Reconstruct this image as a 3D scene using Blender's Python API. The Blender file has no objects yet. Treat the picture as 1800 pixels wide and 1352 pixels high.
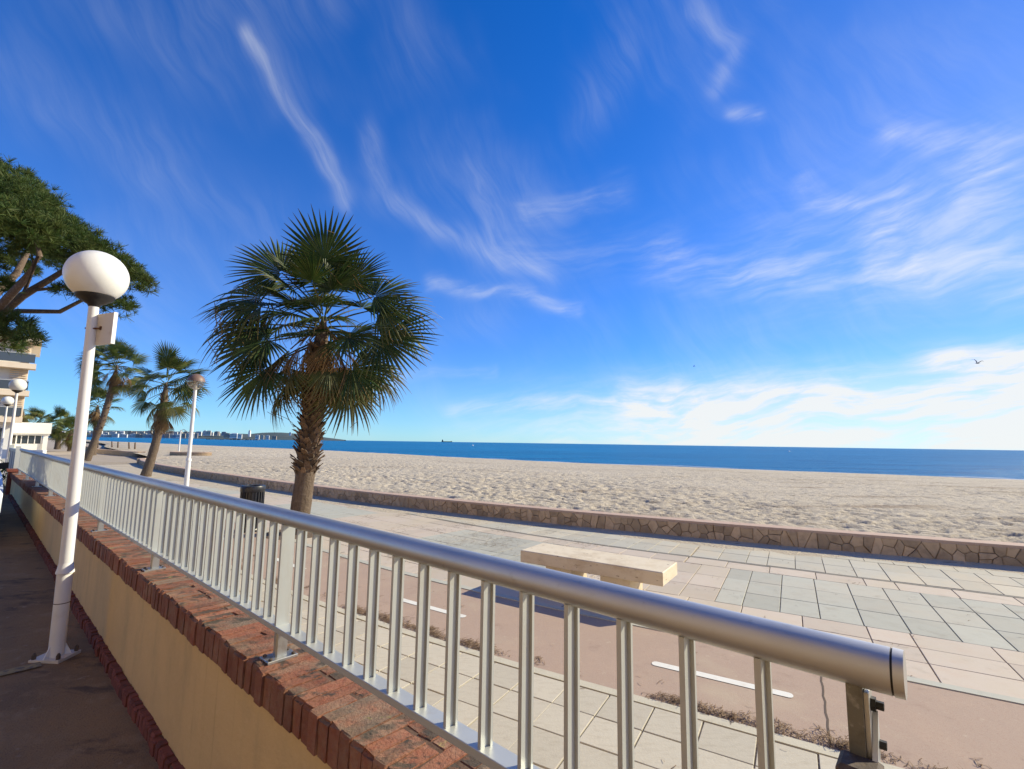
import bpy, math, random
import numpy as np
from mathutils import Vector, Matrix

R = math.radians
random.seed(7)
rng = np.random.default_rng(7)
scene = bpy.context.scene
col = scene.collection

# ------------------------------------------------------------------ camera
CAM_H = 1.87
FPX, PITCH, ROLL = 845.0, R(6.9155), R(0.85)
cam_data = bpy.data.cameras.new('camera')
cam = bpy.data.objects.new('camera', cam_data)
col.objects.link(cam)
cam_data.sensor_width = 36.0
cam_data.lens = FPX / 1800 * 36.0
cam_data.clip_start = 0.05
cam_data.clip_end = 80000
_right = Vector((1, 0, 0))
_fwd = Vector((0, math.cos(PITCH), math.sin(PITCH)))
_up = Vector((0, -math.sin(PITCH), math.cos(PITCH)))
_cx = _right * math.cos(ROLL) + _up * math.sin(ROLL)
_cy = _up * math.cos(ROLL) - _right * math.sin(ROLL)
_m = Matrix((_cx, _cy, -_fwd)).transposed().to_4x4()
_m.translation = (0, 0, CAM_H)
cam.matrix_world = _m
scene.camera = cam

# ------------------------------------------------------------------ sun, exposure
SUN_AZ, SUN_EL = R(71), R(31)            # azimuth clockwise from +Y
sun_dir = Vector((math.sin(SUN_AZ) * math.cos(SUN_EL), math.cos(SUN_AZ) * math.cos(SUN_EL), math.sin(SUN_EL)))
sd = bpy.data.lights.new('sun', 'SUN')
sd.energy = 5.0
sd.angle = R(0.53)
sd.color = (1.0, 0.90, 0.65)
sun = bpy.data.objects.new('sun', sd)
col.objects.link(sun)
sun.rotation_euler = (-sun_dir).to_track_quat('-Z', 'Y').to_euler()

scene.view_settings.view_transform = 'Standard'
scene.view_settings.look = 'None'
scene.view_settings.exposure = 0.38
scene.view_settings.gamma = 1.0
scene.render.engine = 'CYCLES'
scene.cycles.use_denoising = True
scene.cycles.max_bounces = 6
scene.cycles.transparent_max_bounces = 12
scene.cycles.caustics_reflective = False
scene.cycles.caustics_refractive = False

# ------------------------------------------------------------------ node helpers
class NT:
    def __init__(s, tree):
        s.t = tree
    def new(s, typ, **kw):
        n = s.t.nodes.new(typ)
        for k, v in kw.items():
            setattr(n, k, v)
        return n
    def link(s, a, b):
        s.t.links.new(a, b)
    def val(s, sock, v):
        if isinstance(v, bpy.types.NodeSocket):
            s.link(v, sock)
        else:
            sock.default_value = v
    def math(s, op, a, b=0.0, c=None, clamp=False):
        n = s.new('ShaderNodeMath', operation=op, use_clamp=clamp)
        s.val(n.inputs[0], a); s.val(n.inputs[1], b)
        if c is not None: s.val(n.inputs[2], c)
        return n.outputs[0]
    def noise(s, vec, scale, detail=4, rough=0.55, dist=0.0):
        n = s.new('ShaderNodeTexNoise')
        if vec is not None: s.link(vec, n.inputs['Vector'])
        n.inputs['Scale'].default_value = scale
        n.inputs['Detail'].default_value = detail
        n.inputs['Roughness'].default_value = rough
        n.inputs['Distortion'].default_value = dist
        return n
    def ramp(s, fac, lo, hi, smooth=True):
        n = s.new('ShaderNodeMapRange')
        n.interpolation_type = 'SMOOTHSTEP' if smooth else 'LINEAR'
        s.val(n.inputs['Value'], fac)
        n.inputs['From Min'].default_value = lo
        n.inputs['From Max'].default_value = hi
        return n.outputs[0]
    def mix(s, fac, a, b, blend='MIX'):
        n = s.new('ShaderNodeMix', data_type='RGBA', blend_type=blend)
        s.val(n.inputs[0], fac)
        for sock, v in ((n.inputs[6], a), (n.inputs[7], b)):
            if isinstance(v, bpy.types.NodeSocket): s.link(v, sock)
            else: sock.default_value = (*v, 1) if len(v) == 3 else v
        return n.outputs[2]

# ------------------------------------------------------------------ sky
world = bpy.data.worlds.new('World')
scene.world = world
world.use_nodes = True
T = NT(world.node_tree)
world.node_tree.nodes.clear()
wout = T.new('ShaderNodeOutputWorld')
bg = T.new('ShaderNodeBackground')
T.link(bg.outputs[0], wout.inputs[0])
SKY_STRENGTH = 0.11
bg.inputs['Strength'].default_value = SKY_STRENGTH
sky = T.new('ShaderNodeTexSky', sky_type='NISHITA', sun_disc=False)
sky.sun_elevation = SUN_EL
sky.sun_rotation = SUN_AZ
sky.altitude = 0
sky.air_density = 1.0
sky.dust_density = 0.0
sky.ozone_density = 10.0
hs = T.new('ShaderNodeHueSaturation')
hs.inputs['Saturation'].default_value = 1.25
hs.inputs['Value'].default_value = 1.0
T.link(sky.outputs[0], hs.inputs['Color'])
sky_col = T.mix(1.0, hs.outputs[0], (0.50, 1.06, 1.34), 'MULTIPLY')
world.cycles.sampling_method = 'NONE'
tc = T.new('ShaderNodeTexCoord')
dirv = tc.outputs['Generated']
sep = T.new('ShaderNodeSeparateXYZ'); T.link(dirv, sep.inputs[0])
az = T.math('MULTIPLY', T.math('ARCTAN2', sep.outputs[0], sep.outputs[1]), 57.29578)
el = T.math('MULTIPLY', T.math('ARCSINE', sep.outputs[2]), 57.29578)
def vm(op, a, b=None, scale=None):
    n = T.new('ShaderNodeVectorMath', operation=op)
    T.val(n.inputs[0], a)
    if b is not None: T.val(n.inputs[1], b)
    if scale is not None: T.val(n.inputs['Scale'], scale)
    return n.outputs['Value'] if op in ('DOT_PRODUCT', 'LENGTH') else n.outputs[0]
# sky coordinates in degrees (azimuth, elevation), stirred by the wind
nw = T.noise(dirv, 3.6, 3, 0.5)
cmb = T.new('ShaderNodeCombineXYZ'); T.link(az, cmb.inputs[0]); T.link(el, cmb.inputs[1])
pvec = vm('ADD', cmb.outputs[0], vm('MULTIPLY', vm('SUBTRACT', nw.outputs['Color'], (0.5, 0.5, 0.5)), (11.0, 7.0, 0.0)))
def streak(angle, sx, sy, seed, detail=4):
    mp = T.new('ShaderNodeMapping', vector_type='TEXTURE')
    T.link(pvec, mp.inputs['Vector'])
    mp.inputs['Rotation'].default_value = (0, 0, R(angle))
    mp.inputs['Scale'].default_value = (1 / sx, 1 / sy, 1)
    mp.inputs['Location'].default_value = (seed, seed * 0.7, 0)
    return T.noise(mp.outputs[0], 1.0, detail, 0.6).outputs['Fac']
fine_h = streak(8, 0.13, 0.62, 3.0, 6)
fine_d = streak(-52, 0.10, 0.62, 9.0, 6)
def wisp(pts, width, amp, tex, w_end=None):
    best = None
    w_end = width if w_end is None else w_end
    n = len(pts) - 1
    width *= 0.85; w_end *= 0.9
    for i in range(n):
        (ax, ay), (bx, by) = pts[i], pts[i + 1]
        dx, dy = bx - ax, by - ay
        L2 = dx * dx + dy * dy
        pa = vm('SUBTRACT', pvec, (ax, ay, 0))
        t = T.math('ADD', vm('DOT_PRODUCT', pa, (dx / L2, dy / L2, 0)), 0.0, clamp=True)
        d = vm('LENGTH', vm('SUBTRACT', pa, vm('SCALE', (dx, dy, 0), scale=t)))
        w = width + (w_end - width) * (i + 0.5) / n
        q = T.math('MULTIPLY', d, 1.0 / w)
        best = q if best is None else T.math('MINIMUM', best, q)
    g = T.math('EXPONENT', T.math('MULTIPLY', T.math('MULTIPLY', best, best), -1.0))
    return T.math('MULTIPLY', g, T.math('MULTIPLY_ADD', tex, amp * 0.66, amp * 0.12))
soft_h = T.ramp(fine_h, 0.33, 0.78); soft_d = T.ramp(fine_d, 0.22, 0.80)
wisps = [
    (((-30.7, 36.4), (-25.0, 31.0), (-20.9, 26.2)), 0.8, 0.40, soft_d, 1.5),
    (((-18.7, 32.8), (-15.7, 27.2), (-10.0, 23.8), (4, 19.3)), 1.2, 0.27, soft_d, 2.0),
    (((22.6, 43.5), (27, 39.5), (24.8, 36.5)), 1.3, 0.24, soft_d, 1.0),
    (((26.1, 33.7), (28.7, 32.9)), 1.0, 0.34, soft_h, 0.8),
    (((41.5, 27.7), (47.0, 24.0), (46.3, 19.5)), 1.2, 0.40, soft_h, 3.4),
    (((33.9, 25.5), (39.5, 21.5), (39.0, 17.0)), 0.9, 0.46, soft_h, 3.6),
    (((30, 19), (56, 19)), 5.5, 0.26, soft_h, 7.0),
    (((-10.9, 17.6), (8.2, 15.2)), 1.0, 0.42, soft_h, 0.9),
    (((3.6, 26.8), (12.4, 28.2)), 1.4, 0.28, soft_h, 1.8),
    (((16.2, 20.0), (33.4, 16.7)), 2.0, 0.36, soft_h, 2.6),
    (((42.2, 16.0), (56, 12)), 1.8, 0.52, soft_h, 2.4),
    (((-49.6, 28.6), (-29.4, 22.3)), 4.0, 0.09, soft_d, 3.2),
    (((-13.4, 7.6), (-2.8, 8.6)), 0.6, 0.30, soft_h, 0.5),
    (((-4, 30.8), (0, 23.8)), 2.2, 0.16, soft_d, 1.6),
    (((14, 41), (8.2, 36)), 3.4, 0.13, soft_d, 2.6),
    (((2, 21), (18, 22)), 3.0, 0.15, soft_h, 2.6),
    (((-6, 4.2), (12, 4.2)), 0.9, 0.40, soft_h, 1.2),
    (((12.7, 5), (18.4, 4)), 0.5, 0.6, soft_h, 0.8),
    (((42, 7.9), (58, 8.4)), 0.9, 1.3, soft_h, 2.2),
    (((15.0, 5.2), (66, 5.0)), 1.6, 0.90, soft_h, 2.8),
]
total = None
for pts, w, a, tx, we in wisps:
    o_ = wisp(pts, w, a, tx, we)
    total = o_ if total is None else T.math('ADD', total, o_)
# thin milky veil everywhere, and the low bank over the sea which grows towards the sun's side
veil = T.math('MULTIPLY', T.ramp(nw.outputs['Fac'], 0.40, 0.70), T.math('MULTIPLY_ADD', soft_d, 0.085, 0.02))
bank = T.math('MULTIPLY', T.math('MULTIPLY', T.math('SUBTRACT', 1.0, T.ramp(el, 0.0, 10.5)), T.ramp(az, -14, 28)), T.math('MULTIPLY_ADD', soft_h, 0.8, 0.35))
glow = T.math('MULTIPLY', T.ramp(az, 5, 75), T.math('SUBTRACT', 1.0, T.ramp(el, 10, 75)))
haze_air = T.math('MULTIPLY', T.math('EXPONENT', T.math('MULTIPLY', T.math('MAXIMUM', el, 0.0), -1 / 14.0)), 0.27)
total = T.math('ADD', total, T.math('ADD', veil, haze_air))
total = T.math('ADD', total, T.math('MULTIPLY_ADD', bank, 0.95, T.math('MULTIPLY', glow, 0.20)))
total = T.math('MULTIPLY', T.math('MINIMUM', total, 0.97), T.ramp(el, -1.0, 0.3))
CLOUD = 6.3
final = T.mix(total, sky_col, (CLOUD * 1.0, CLOUD * 1.02, CLOUD * 1.02))
T.link(final, bg.inputs['Color'])

# ------------------------------------------------------------------ materials
def mat(name, base, rough=0.7, metal=0.0, layers=(), bump=None, rand=0.0, spec=0.5, coat=0.0, bumps=()):
    m = bpy.data.materials.new(name)
    m.use_nodes = True
    t = NT(m.node_tree)
    b = m.node_tree.nodes['Principled BSDF']
    geo = t.new('ShaderNodeNewGeometry')
    pos = geo.outputs['Position']
    c = (*base, 1.0)
    for ly in layers:
        scale, c2, lo, hi, amt = ly[:5]
        vec = pos
        if len(ly) > 5 and ly[5]:
            mp = t.new('ShaderNodeMapping'); t.link(pos, mp.inputs[0]); mp.inputs['Scale'].default_value = ly[5]
            if len(ly) > 6: mp.inputs['Rotation'].default_value = (0, 0, ly[6])
            vec = mp.outputs[0]
        f = t.math('MULTIPLY', t.ramp(t.noise(vec, scale, 6, 0.62).outputs['Fac'], lo, hi), amt)
        if len(ly) > 7 and ly[7] == 'top':
            sn = t.new('ShaderNodeSeparateXYZ'); t.link(geo.outputs['Normal'], sn.inputs[0])
            f = t.math('MULTIPLY', f, t.ramp(sn.outputs[2], 0.4, 0.8))
        if len(ly) > 8:
            oi_ = t.new('ShaderNodeObjectInfo')
            f = t.math('MULTIPLY', f, t.ramp(t.math('FRACT', t.math('MULTIPLY', oi_.outputs['Random'], 7.31 + scale)), *ly[8]))
        c = t.mix(f, c, c2)
    if rand:
        oi = t.new('ShaderNodeObjectInfo')
        h = t.new('ShaderNodeHueSaturation')
        t.link(t.math('MULTIPLY_ADD', oi.outputs['Random'], 2 * rand, 1 - rand), h.inputs['Value'])
        t.val(h.inputs['Color'], c)
        c = h.outputs[0]
    t.val(b.inputs['Base Color'], c)
    b.inputs['Roughness'].default_value = rough
    b.inputs['Metallic'].default_value = metal
    b.inputs['Specular IOR Level'].default_value = spec
    if coat: b.inputs['Coat Weight'].default_value = coat
    prev = None
    for (sc_, st, ds) in (([bump] if bump else []) + list(bumps)):
        bn = t.new('ShaderNodeBump')
        bn.inputs['Strength'].default_value = st
        bn.inputs['Distance'].default_value = ds
        t.link(t.noise(pos, sc_, 6, 0.65).outputs['Fac'], bn.inputs['Height'])
        if prev: t.link(prev, bn.inputs['Normal'])
        prev = bn.outputs[0]
    if prev: t.link(prev, b.inputs['Normal'])
    return m

M = {}
M['alu'] = mat('satin_aluminium', (0.60, 0.59, 0.56), 0.47, 0.8, layers=[(3, (0.50, 0.49, 0.46), 0.45, 0.75, 0.6), (40, (0.44, 0.42, 0.37), 0.6, 0.75, 0.5), (140, (0.25, 0.22, 0.18), 0.70, 0.78, 0.6)], bump=(160, 0.06, 0.002))
M['alu_white'] = mat('painted_aluminium', (0.58, 0.60, 0.57), 0.42, 0.42, layers=[(5, (0.52, 0.50, 0.44), 0.45, 0.8, 0.6), (16, (0.44, 0.39, 0.30), 0.58, 0.8, 0.5, (1, 1, 0.12)), (90, (0.3, 0.24, 0.16), 0.68, 0.78, 0.5)], bump=(90, 0.05, 0.002))
M['steel'] = mat('galvanised_steel', (0.50, 0.50, 0.47), 0.42, 0.85, layers=[(40, (0.35, 0.32, 0.28), 0.5, 0.75, 0.6)])
M['black_rubber'] = mat('black_rubber', (0.015, 0.014, 0.014), 0.6)
M['dark_block'] = mat('weathered_dark_block', (0.07, 0.05, 0.038), 0.75, layers=[(40, (0.2, 0.14, 0.09), 0.45, 0.7, 0.7)], bump=(60, 0.4, 0.006))
M['coping_brick'] = mat('coping_brick', (0.275, 0.113, 0.062), 0.88, rand=0.22, layers=[
    (26, (0.25, 0.075, 0.036), 0.4, 0.7, 0.8), (7, (0.33, 0.19, 0.118), 0.45, 0.70, 0.8),
    (3.5, (0.21, 0.155, 0.105), 0.38, 0.60, 0.9, None, 0, 'top', (0.25, 0.75)),
    (24, (0.07, 0.058, 0.04), 0.44, 0.56, 0.9, (0.4, 1.0, 1.0), 0.85, 'top', (0.35, 0.9)),
    (11, (0.045, 0.04, 0.03), 0.55, 0.66, 0.9, None, 0, 'top'),
    (14, (0.36, 0.31, 0.09), 0.64, 0.70, 0.7, None, 0, 'top', (0.5, 0.9)), (150, (0.10, 0.06, 0.04), 0.60, 0.68, 0.5)],
    bump=(55, 0.9, 0.010), bumps=[(200, 0.5, 0.003)])
M['plinth_brick'] = mat('plinth_brick', (0.20, 0.055, 0.035), 0.9, rand=0.25, layers=[(25, (0.10, 0.035, 0.025), 0.4, 0.7, 0.8), (60, (0.42, 0.33, 0.27), 0.68, 0.76, 0.55)], bump=(60, 0.8, 0.008))
M['mortar'] = mat('dark_mortar', (0.10, 0.055, 0.035), 0.95, layers=[(40, (0.19, 0.12, 0.08), 0.4, 0.7, 0.7)], bump=(80, 0.7, 0.006))
M['ochre'] = mat('ochre_render', (0.74, 0.52, 0.245), 0.9, layers=[
    (1.6, (0.64, 0.45, 0.22), 0.4, 0.7, 0.7), (3.0, (0.46, 0.34, 0.18), 0.50, 0.78, 0.6, (1, 1, 0.30)),
    (9.0, (0.42, 0.25, 0.10), 0.60, 0.78, 0.55, (1, 1, 0.05)), (0.7, (0.40, 0.32, 0.19), 0.52, 0.75, 0.5), (30, (0.80, 0.60, 0.32), 0.5, 0.8, 0.35), (160, (0.3, 0.22, 0.12), 0.68, 0.75, 0.4)],
    bump=(45, 0.3, 0.006), bumps=[(5, 0.3, 0.02)])
M['parking'] = mat('parking_asphalt', (0.33, 0.20, 0.088), 0.92, layers=[(0.9, (0.20, 0.125, 0.062), 0.38, 0.66, 0.9), (5, (0.38, 0.25, 0.13), 0.5, 0.72, 0.8), (160, (0.09, 0.066, 0.05), 0.5, 0.68, 0.7),
    (2.2, (0.07, 0.05, 0.036), 0.55, 0.70, 0.8, (1, 2.2, 1), 0.6), (14, (0.42, 0.31, 0.21), 0.62, 0.72, 0.6), (320, (0.45, 0.34, 0.24), 0.64, 0.70, 0.6)], bump=(140, 0.9, 0.008), bumps=[(14, 0.5, 0.02)])
M['yellow_paint'] = mat('worn_yellow_paint', (0.36, 0.27, 0.12), 0.9, layers=[(30, (0.15, 0.12, 0.095), 0.42, 0.6, 0.9)])
M['white_pole'] = mat('white_painted_pole', (0.78, 0.77, 0.75), 0.45, layers=[(6, (0.62, 0.6, 0.55), 0.55, 0.8, 0.6), (45, (0.42, 0.36, 0.28), 0.68, 0.76, 0.6)], bump=(30, 0.06, 0.004))
M['opal'] = mat('opal_globe', (0.84, 0.84, 0.80), 0.28, layers=[(9, (0.74, 0.73, 0.66), 0.5, 0.8, 0.6)], spec=0.4)
M['black_metal'] = mat('black_metal', (0.016, 0.016, 0.018), 0.45, layers=[(20, (0.04, 0.036, 0.032), 0.5, 0.7, 0.7)])
M['rust'] = mat('rusty_clamp', (0.09, 0.035, 0.018), 0.85, layers=[(60, (0.2, 0.08, 0.035), 0.45, 0.7, 0.8)])
M['sign_back'] = mat('weathered_white_panel', (0.66, 0.61, 0.54), 0.55, layers=[(12, (0.52, 0.45, 0.36), 0.5, 0.75, 0.6)])
M['brown_cap'] = mat('brown_lamp_cap', (0.20, 0.125, 0.095), 0.5)
M['tile_grey'] = mat('grey_promenade_tile', (0.42, 0.42, 0.355), 0.85, rand=0.10, layers=[(5, (0.37, 0.36, 0.30), 0.45, 0.7, 0.7), (45, (0.49, 0.47, 0.40), 0.5, 0.75, 0.5), (120, (0.24, 0.2, 0.15), 0.70, 0.76, 0.6), (0.7, (0.47, 0.42, 0.33), 0.45, 0.70, 0.5), (2.6, (0.28, 0.245, 0.19), 0.58, 0.74, 0.55), (220, (0.2, 0.16, 0.11), 0.66, 0.72, 0.5)], bump=(120, 0.35, 0.003))
M['tile_pink'] = mat('pink_promenade_tile', (0.53, 0.455, 0.37), 0.85, rand=0.08, layers=[(5, (0.52, 0.42, 0.33), 0.45, 0.7, 0.7), (45, (0.57, 0.50, 0.42), 0.5, 0.75, 0.5), (120, (0.27, 0.2, 0.15), 0.71, 0.77, 0.6), (0.7, (0.50, 0.43, 0.315), 0.42, 0.66, 0.7), (2.6, (0.33, 0.265, 0.2), 0.58, 0.74, 0.5), (220, (0.2, 0.15, 0.11), 0.66, 0.72, 0.5)], bump=(120, 0.35, 0.003))
M['tile_near'] = mat('sidewalk_tile', (0.50, 0.455, 0.36), 0.85, rand=0.09, layers=[(9, (0.43, 0.38, 0.29), 0.45, 0.7, 0.7, (1, 3, 1), 0.6), (40, (0.56, 0.52, 0.42), 0.5, 0.75, 0.5), (150, (0.2, 0.15, 0.11), 0.70, 0.75, 0.7)], bump=(70, 0.45, 0.004))
M['tile_sandy'] = mat('sanded_promenade_tile', (0.47, 0.45, 0.375), 0.88, rand=0.08, layers=[(5, (0.42, 0.40, 0.33), 0.45, 0.7, 0.7), (45, (0.53, 0.50, 0.42), 0.5, 0.75, 0.5), (0.8, (0.54, 0.47, 0.35), 0.42, 0.66, 0.75), (160, (0.24, 0.19, 0.14), 0.68, 0.75, 0.6)], bump=(120, 0.4, 0.003))
M['joint'] = mat('sandy_joint', (0.30, 0.235, 0.16), 0.95, layers=[(14, (0.52, 0.44, 0.31), 0.48, 0.56, 0.8), (60, (0.12, 0.085, 0.06), 0.55, 0.7, 0.6)])
M['kerb'] = mat('pale_kerb', (0.53, 0.49, 0.38), 0.85, layers=[(9, (0.44, 0.40, 0.3), 0.45, 0.7, 0.7), (70, (0.6, 0.55, 0.43), 0.5, 0.7, 0.5)], bump=(90, 0.4, 0.004))
M['bike'] = mat('red_cycle_asphalt', (0.40, 0.295, 0.225), 0.9, layers=[(2.0, (0.43, 0.315, 0.235), 0.45, 0.7, 0.8), (90, (0.36, 0.22, 0.165), 0.5, 0.7, 0.55), (0.8, (0.48, 0.40, 0.285), 0.5, 0.75, 0.6), (160, (0.16, 0.11, 0.08), 0.70, 0.76, 0.7), (3.0, (0.28, 0.19, 0.145), 0.58, 0.75, 0.6), (11, (0.50, 0.42, 0.31), 0.60, 0.74, 0.6)], bump=(190, 0.6, 0.003), bumps=[(12, 0.2, 0.01)])
M['white_paint'] = mat('road_paint', (0.74, 0.73, 0.66), 0.8, layers=[(60, (0.5, 0.37, 0.28), 0.62, 0.72, 0.8), (9, (0.64, 0.6, 0.52), 0.5, 0.7, 0.6)])
M['crack'] = mat('bitumen_joint', (0.10, 0.07, 0.05), 0.9)
M['drain'] = mat('drain_slot', (0.12, 0.10, 0.08), 0.9)
M['sand'] = mat('beach_sand', (0.545, 0.475, 0.365), 0.95, layers=[(0.09, (0.47, 0.40, 0.30), 0.4, 0.7, 0.8), (0.5, (0.58, 0.51, 0.395), 0.45, 0.7, 0.6),
    (0.22, (0.27, 0.20, 0.14), 0.54, 0.70, 0.7, (0.6, 3.2, 1), R(35)), (0.05, (0.59, 0.52, 0.41), 0.50, 0.66, 0.6), (5.0, (0.17, 0.12, 0.08), 0.62, 0.70, 0.75, (0.5, 1.6, 1), R(25)), (1.4, (0.22, 0.16, 0.11), 0.62, 0.72, 0.45, (0.6, 2.2, 1), R(32)), (60, (0.44, 0.35, 0.23), 0.5, 0.7, 0.5)], bump=(8, 0.8, 0.06), bumps=[(22, 0.8, 0.025), (70, 0.5, 0.006)], spec=0.15)
M['stone'] = mat('wall_stone', (0.52, 0.375, 0.235), 0.85, rand=0.28, layers=[(7, (0.32, 0.22, 0.14), 0.42, 0.7, 0.7), (35, (0.48, 0.37, 0.25), 0.5, 0.75, 0.6)], bump=(30, 0.6, 0.012))
M['stone_joint'] = mat('wall_mortar', (0.23, 0.155, 0.10), 0.95, layers=[(30, (0.24, 0.165, 0.11), 0.45, 0.7, 0.7)], bump=(60, 0.6, 0.006))
M['wall_coping'] = mat('pinkish_wall_coping', (0.50, 0.36, 0.27), 0.85, layers=[(8, (0.42, 0.27, 0.2), 0.45, 0.7, 0.7), (60, (0.57, 0.45, 0.35), 0.5, 0.7, 0.5)], bump=(60, 0.4, 0.006))
M['travertine'] = mat('travertine', (0.71, 0.615, 0.45), 0.7, layers=[(6, (0.62, 0.51, 0.34), 0.45, 0.7, 0.7, (1, 1, 3)), (45, (0.70, 0.61, 0.45), 0.5, 0.7, 0.5), (13, (0.24, 0.16, 0.09), 0.62, 0.70, 0.8, (1, 1, 2.2)), (3, (0.50, 0.39, 0.25), 0.5, 0.7, 0.6), (60, (0.2, 0.13, 0.08), 0.66, 0.72, 0.6)], bump=(26, 0.4, 0.008))
M['trunk'] = mat('palm_trunk', (0.15, 0.108, 0.073), 0.92, layers=[(26, (0.09, 0.062, 0.042), 0.4, 0.65, 0.8, (1, 1, 0.25)), (7, (0.22, 0.17, 0.12), 0.5, 0.75, 0.7, (1, 1, 2.4))], bump=(26, 0.9, 0.03))
M['boot'] = mat('palm_leaf_base', (0.15, 0.095, 0.056), 0.9, rand=0.5, layers=[(16, (0.09, 0.055, 0.035), 0.42, 0.66, 0.85), (40, (0.27, 0.20, 0.135), 0.5, 0.72, 0.6)], bump=(45, 0.8, 0.012))
M['pine_bark'] = mat('pine_bark', (0.15, 0.105, 0.078), 0.95, layers=[(14, (0.30, 0.24, 0.2), 0.5, 0.7, 0.7)], bump=(20, 1.0, 0.04))
M['white_wall'] = mat('white_render', (0.80, 0.79, 0.75), 0.85, layers=[(2, (0.72, 0.70, 0.65), 0.45, 0.75, 0.6)])
M['cream_wall'] = mat('cream_render', (0.58, 0.44, 0.28), 0.9, layers=[(1.2, (0.45, 0.34, 0.215), 0.45, 0.7, 0.6)])
M['peach'] = mat('peach_render', (0.82, 0.68, 0.51), 0.85, layers=[(2, (0.76, 0.61, 0.44), 0.45, 0.7, 0.6)])
M['dark_glass'] = mat('dark_glazing', (0.045, 0.06, 0.075), 0.12)
M['smoked'] = mat('smoked_parapet', (0.07, 0.09, 0.115), 0.15)
M['grey_panel'] = mat('grey_panel', (0.30, 0.31, 0.33), 0.6)
M['bin'] = mat('black_bin', (0.018, 0.02, 0.028), 0.4, layers=[(20, (0.05, 0.04, 0.04), 0.5, 0.7, 0.6)])
M['litter'] = mat('dry_seagrass', (0.155, 0.092, 0.048), 0.95, layers=[(25, (0.30, 0.21, 0.12), 0.45, 0.65, 0.8), (60, (0.06, 0.036, 0.022), 0.5, 0.7, 0.7)])
M['car_paint'] = mat('pale_car_paint', (0.62, 0.68, 0.74), 0.22, coat=0.8)
M['tyre'] = mat('tyre', (0.02, 0.02, 0.02), 0.8)
M['wood_post'] = mat('beach_post', (0.13, 0.09, 0.06), 0.9)
M['ship'] = mat('ship_hull', (0.03, 0.045, 0.07), 0.6)
M['buoy'] = mat('white_buoy', (0.8, 0.8, 0.78), 0.5)
M['gull'] = mat('gull_feathers', (0.20, 0.22, 0.24), 0.8)
M['hill'] = mat('wooded_headland', (0.055, 0.085, 0.085), 0.95, layers=[(0.02, (0.11, 0.115, 0.10), 0.48, 0.66, 0.8), (0.006, (0.04, 0.065, 0.07), 0.45, 0.7, 0.7)])
M['rock'] = mat('breakwater_rock', (0.12, 0.11, 0.10), 0.95)
M['ground'] = mat('dusty_ground', (0.40, 0.33, 0.25), 0.95, layers=[(0.6, (0.33, 0.28, 0.21), 0.4, 0.7, 0.7)])
M['soil'] = mat('tree_pit_soil', (0.12, 0.085, 0.055), 0.95, layers=[(20, (0.24, 0.17, 0.11), 0.45, 0.7, 0.8)], bump=(40, 0.8, 0.02))

def foliage(name, base, tip, dry=(0.30, 0.19, 0.08), transl=0.22, rand=0.2, rough=0.38):
    """leaf material; vertex attribute 'age' (0 green .. 1 dried) is the leaf's own colour"""
    m = bpy.data.materials.new(name); m.use_nodes = True
    t = NT(m.node_tree)
    b = m.node_tree.nodes['Principled BSDF']
    out = m.node_tree.nodes['Material Output']
    at_ = t.new('ShaderNodeAttribute', attribute_name='age')
    geo = t.new('ShaderNodeNewGeometry')
    c = t.mix(t.ramp(t.noise(geo.outputs['Position'], 2.5, 3).outputs['Fac'], 0.4, 0.65), base, tip)
    c = t.mix(at_.outputs['Fac'], c, dry)
    oi = t.new('ShaderNodeObjectInfo')
    h = t.new('ShaderNodeHueSaturation')
    t.link(t.math('MULTIPLY_ADD', oi.outputs['Random'], 2 * rand, 1 - rand), h.inputs['Value'])
    t.link(c, h.inputs['Color'])
    t.link(h.outputs[0], b.inputs['Base Color'])
    b.inputs['Roughness'].default_value = rough
    b.inputs['Specular IOR Level'].default_value = 0.25
    tr = t.new('ShaderNodeBsdfTranslucent'); t.link(h.outputs[0], tr.inputs['Color'])
    mx = t.new('ShaderNodeMixShader'); mx.inputs[0].default_value = transl
    t.link(b.outputs[0], mx.inputs[1]); t.link(tr.outputs[0], mx.inputs[2])
    t.link(mx.outputs[0], out.inputs['Surface'])
    return m
M['frond'] = foliage('fan_palm_leaf', (0.028, 0.060, 0.016), (0.062, 0.100, 0.024), rough=0.48)
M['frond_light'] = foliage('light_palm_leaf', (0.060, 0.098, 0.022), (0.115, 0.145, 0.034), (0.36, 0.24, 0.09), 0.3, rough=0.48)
M['dead_frond'] = foliage('dead_palm_leaf', (0.20, 0.125, 0.055), (0.13, 0.075, 0.035), (0.27, 0.18, 0.09), 0.15, 0.3, 0.7)
M['petiole'] = mat('palm_petiole', (0.16, 0.16, 0.06), 0.5, rand=0.25)
M['needles'] = foliage('pine_needles', (0.050, 0.098, 0.022), (0.095, 0.135, 0.034), (0.16, 0.12, 0.045), 0.30, 0.1, 0.6)

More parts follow.
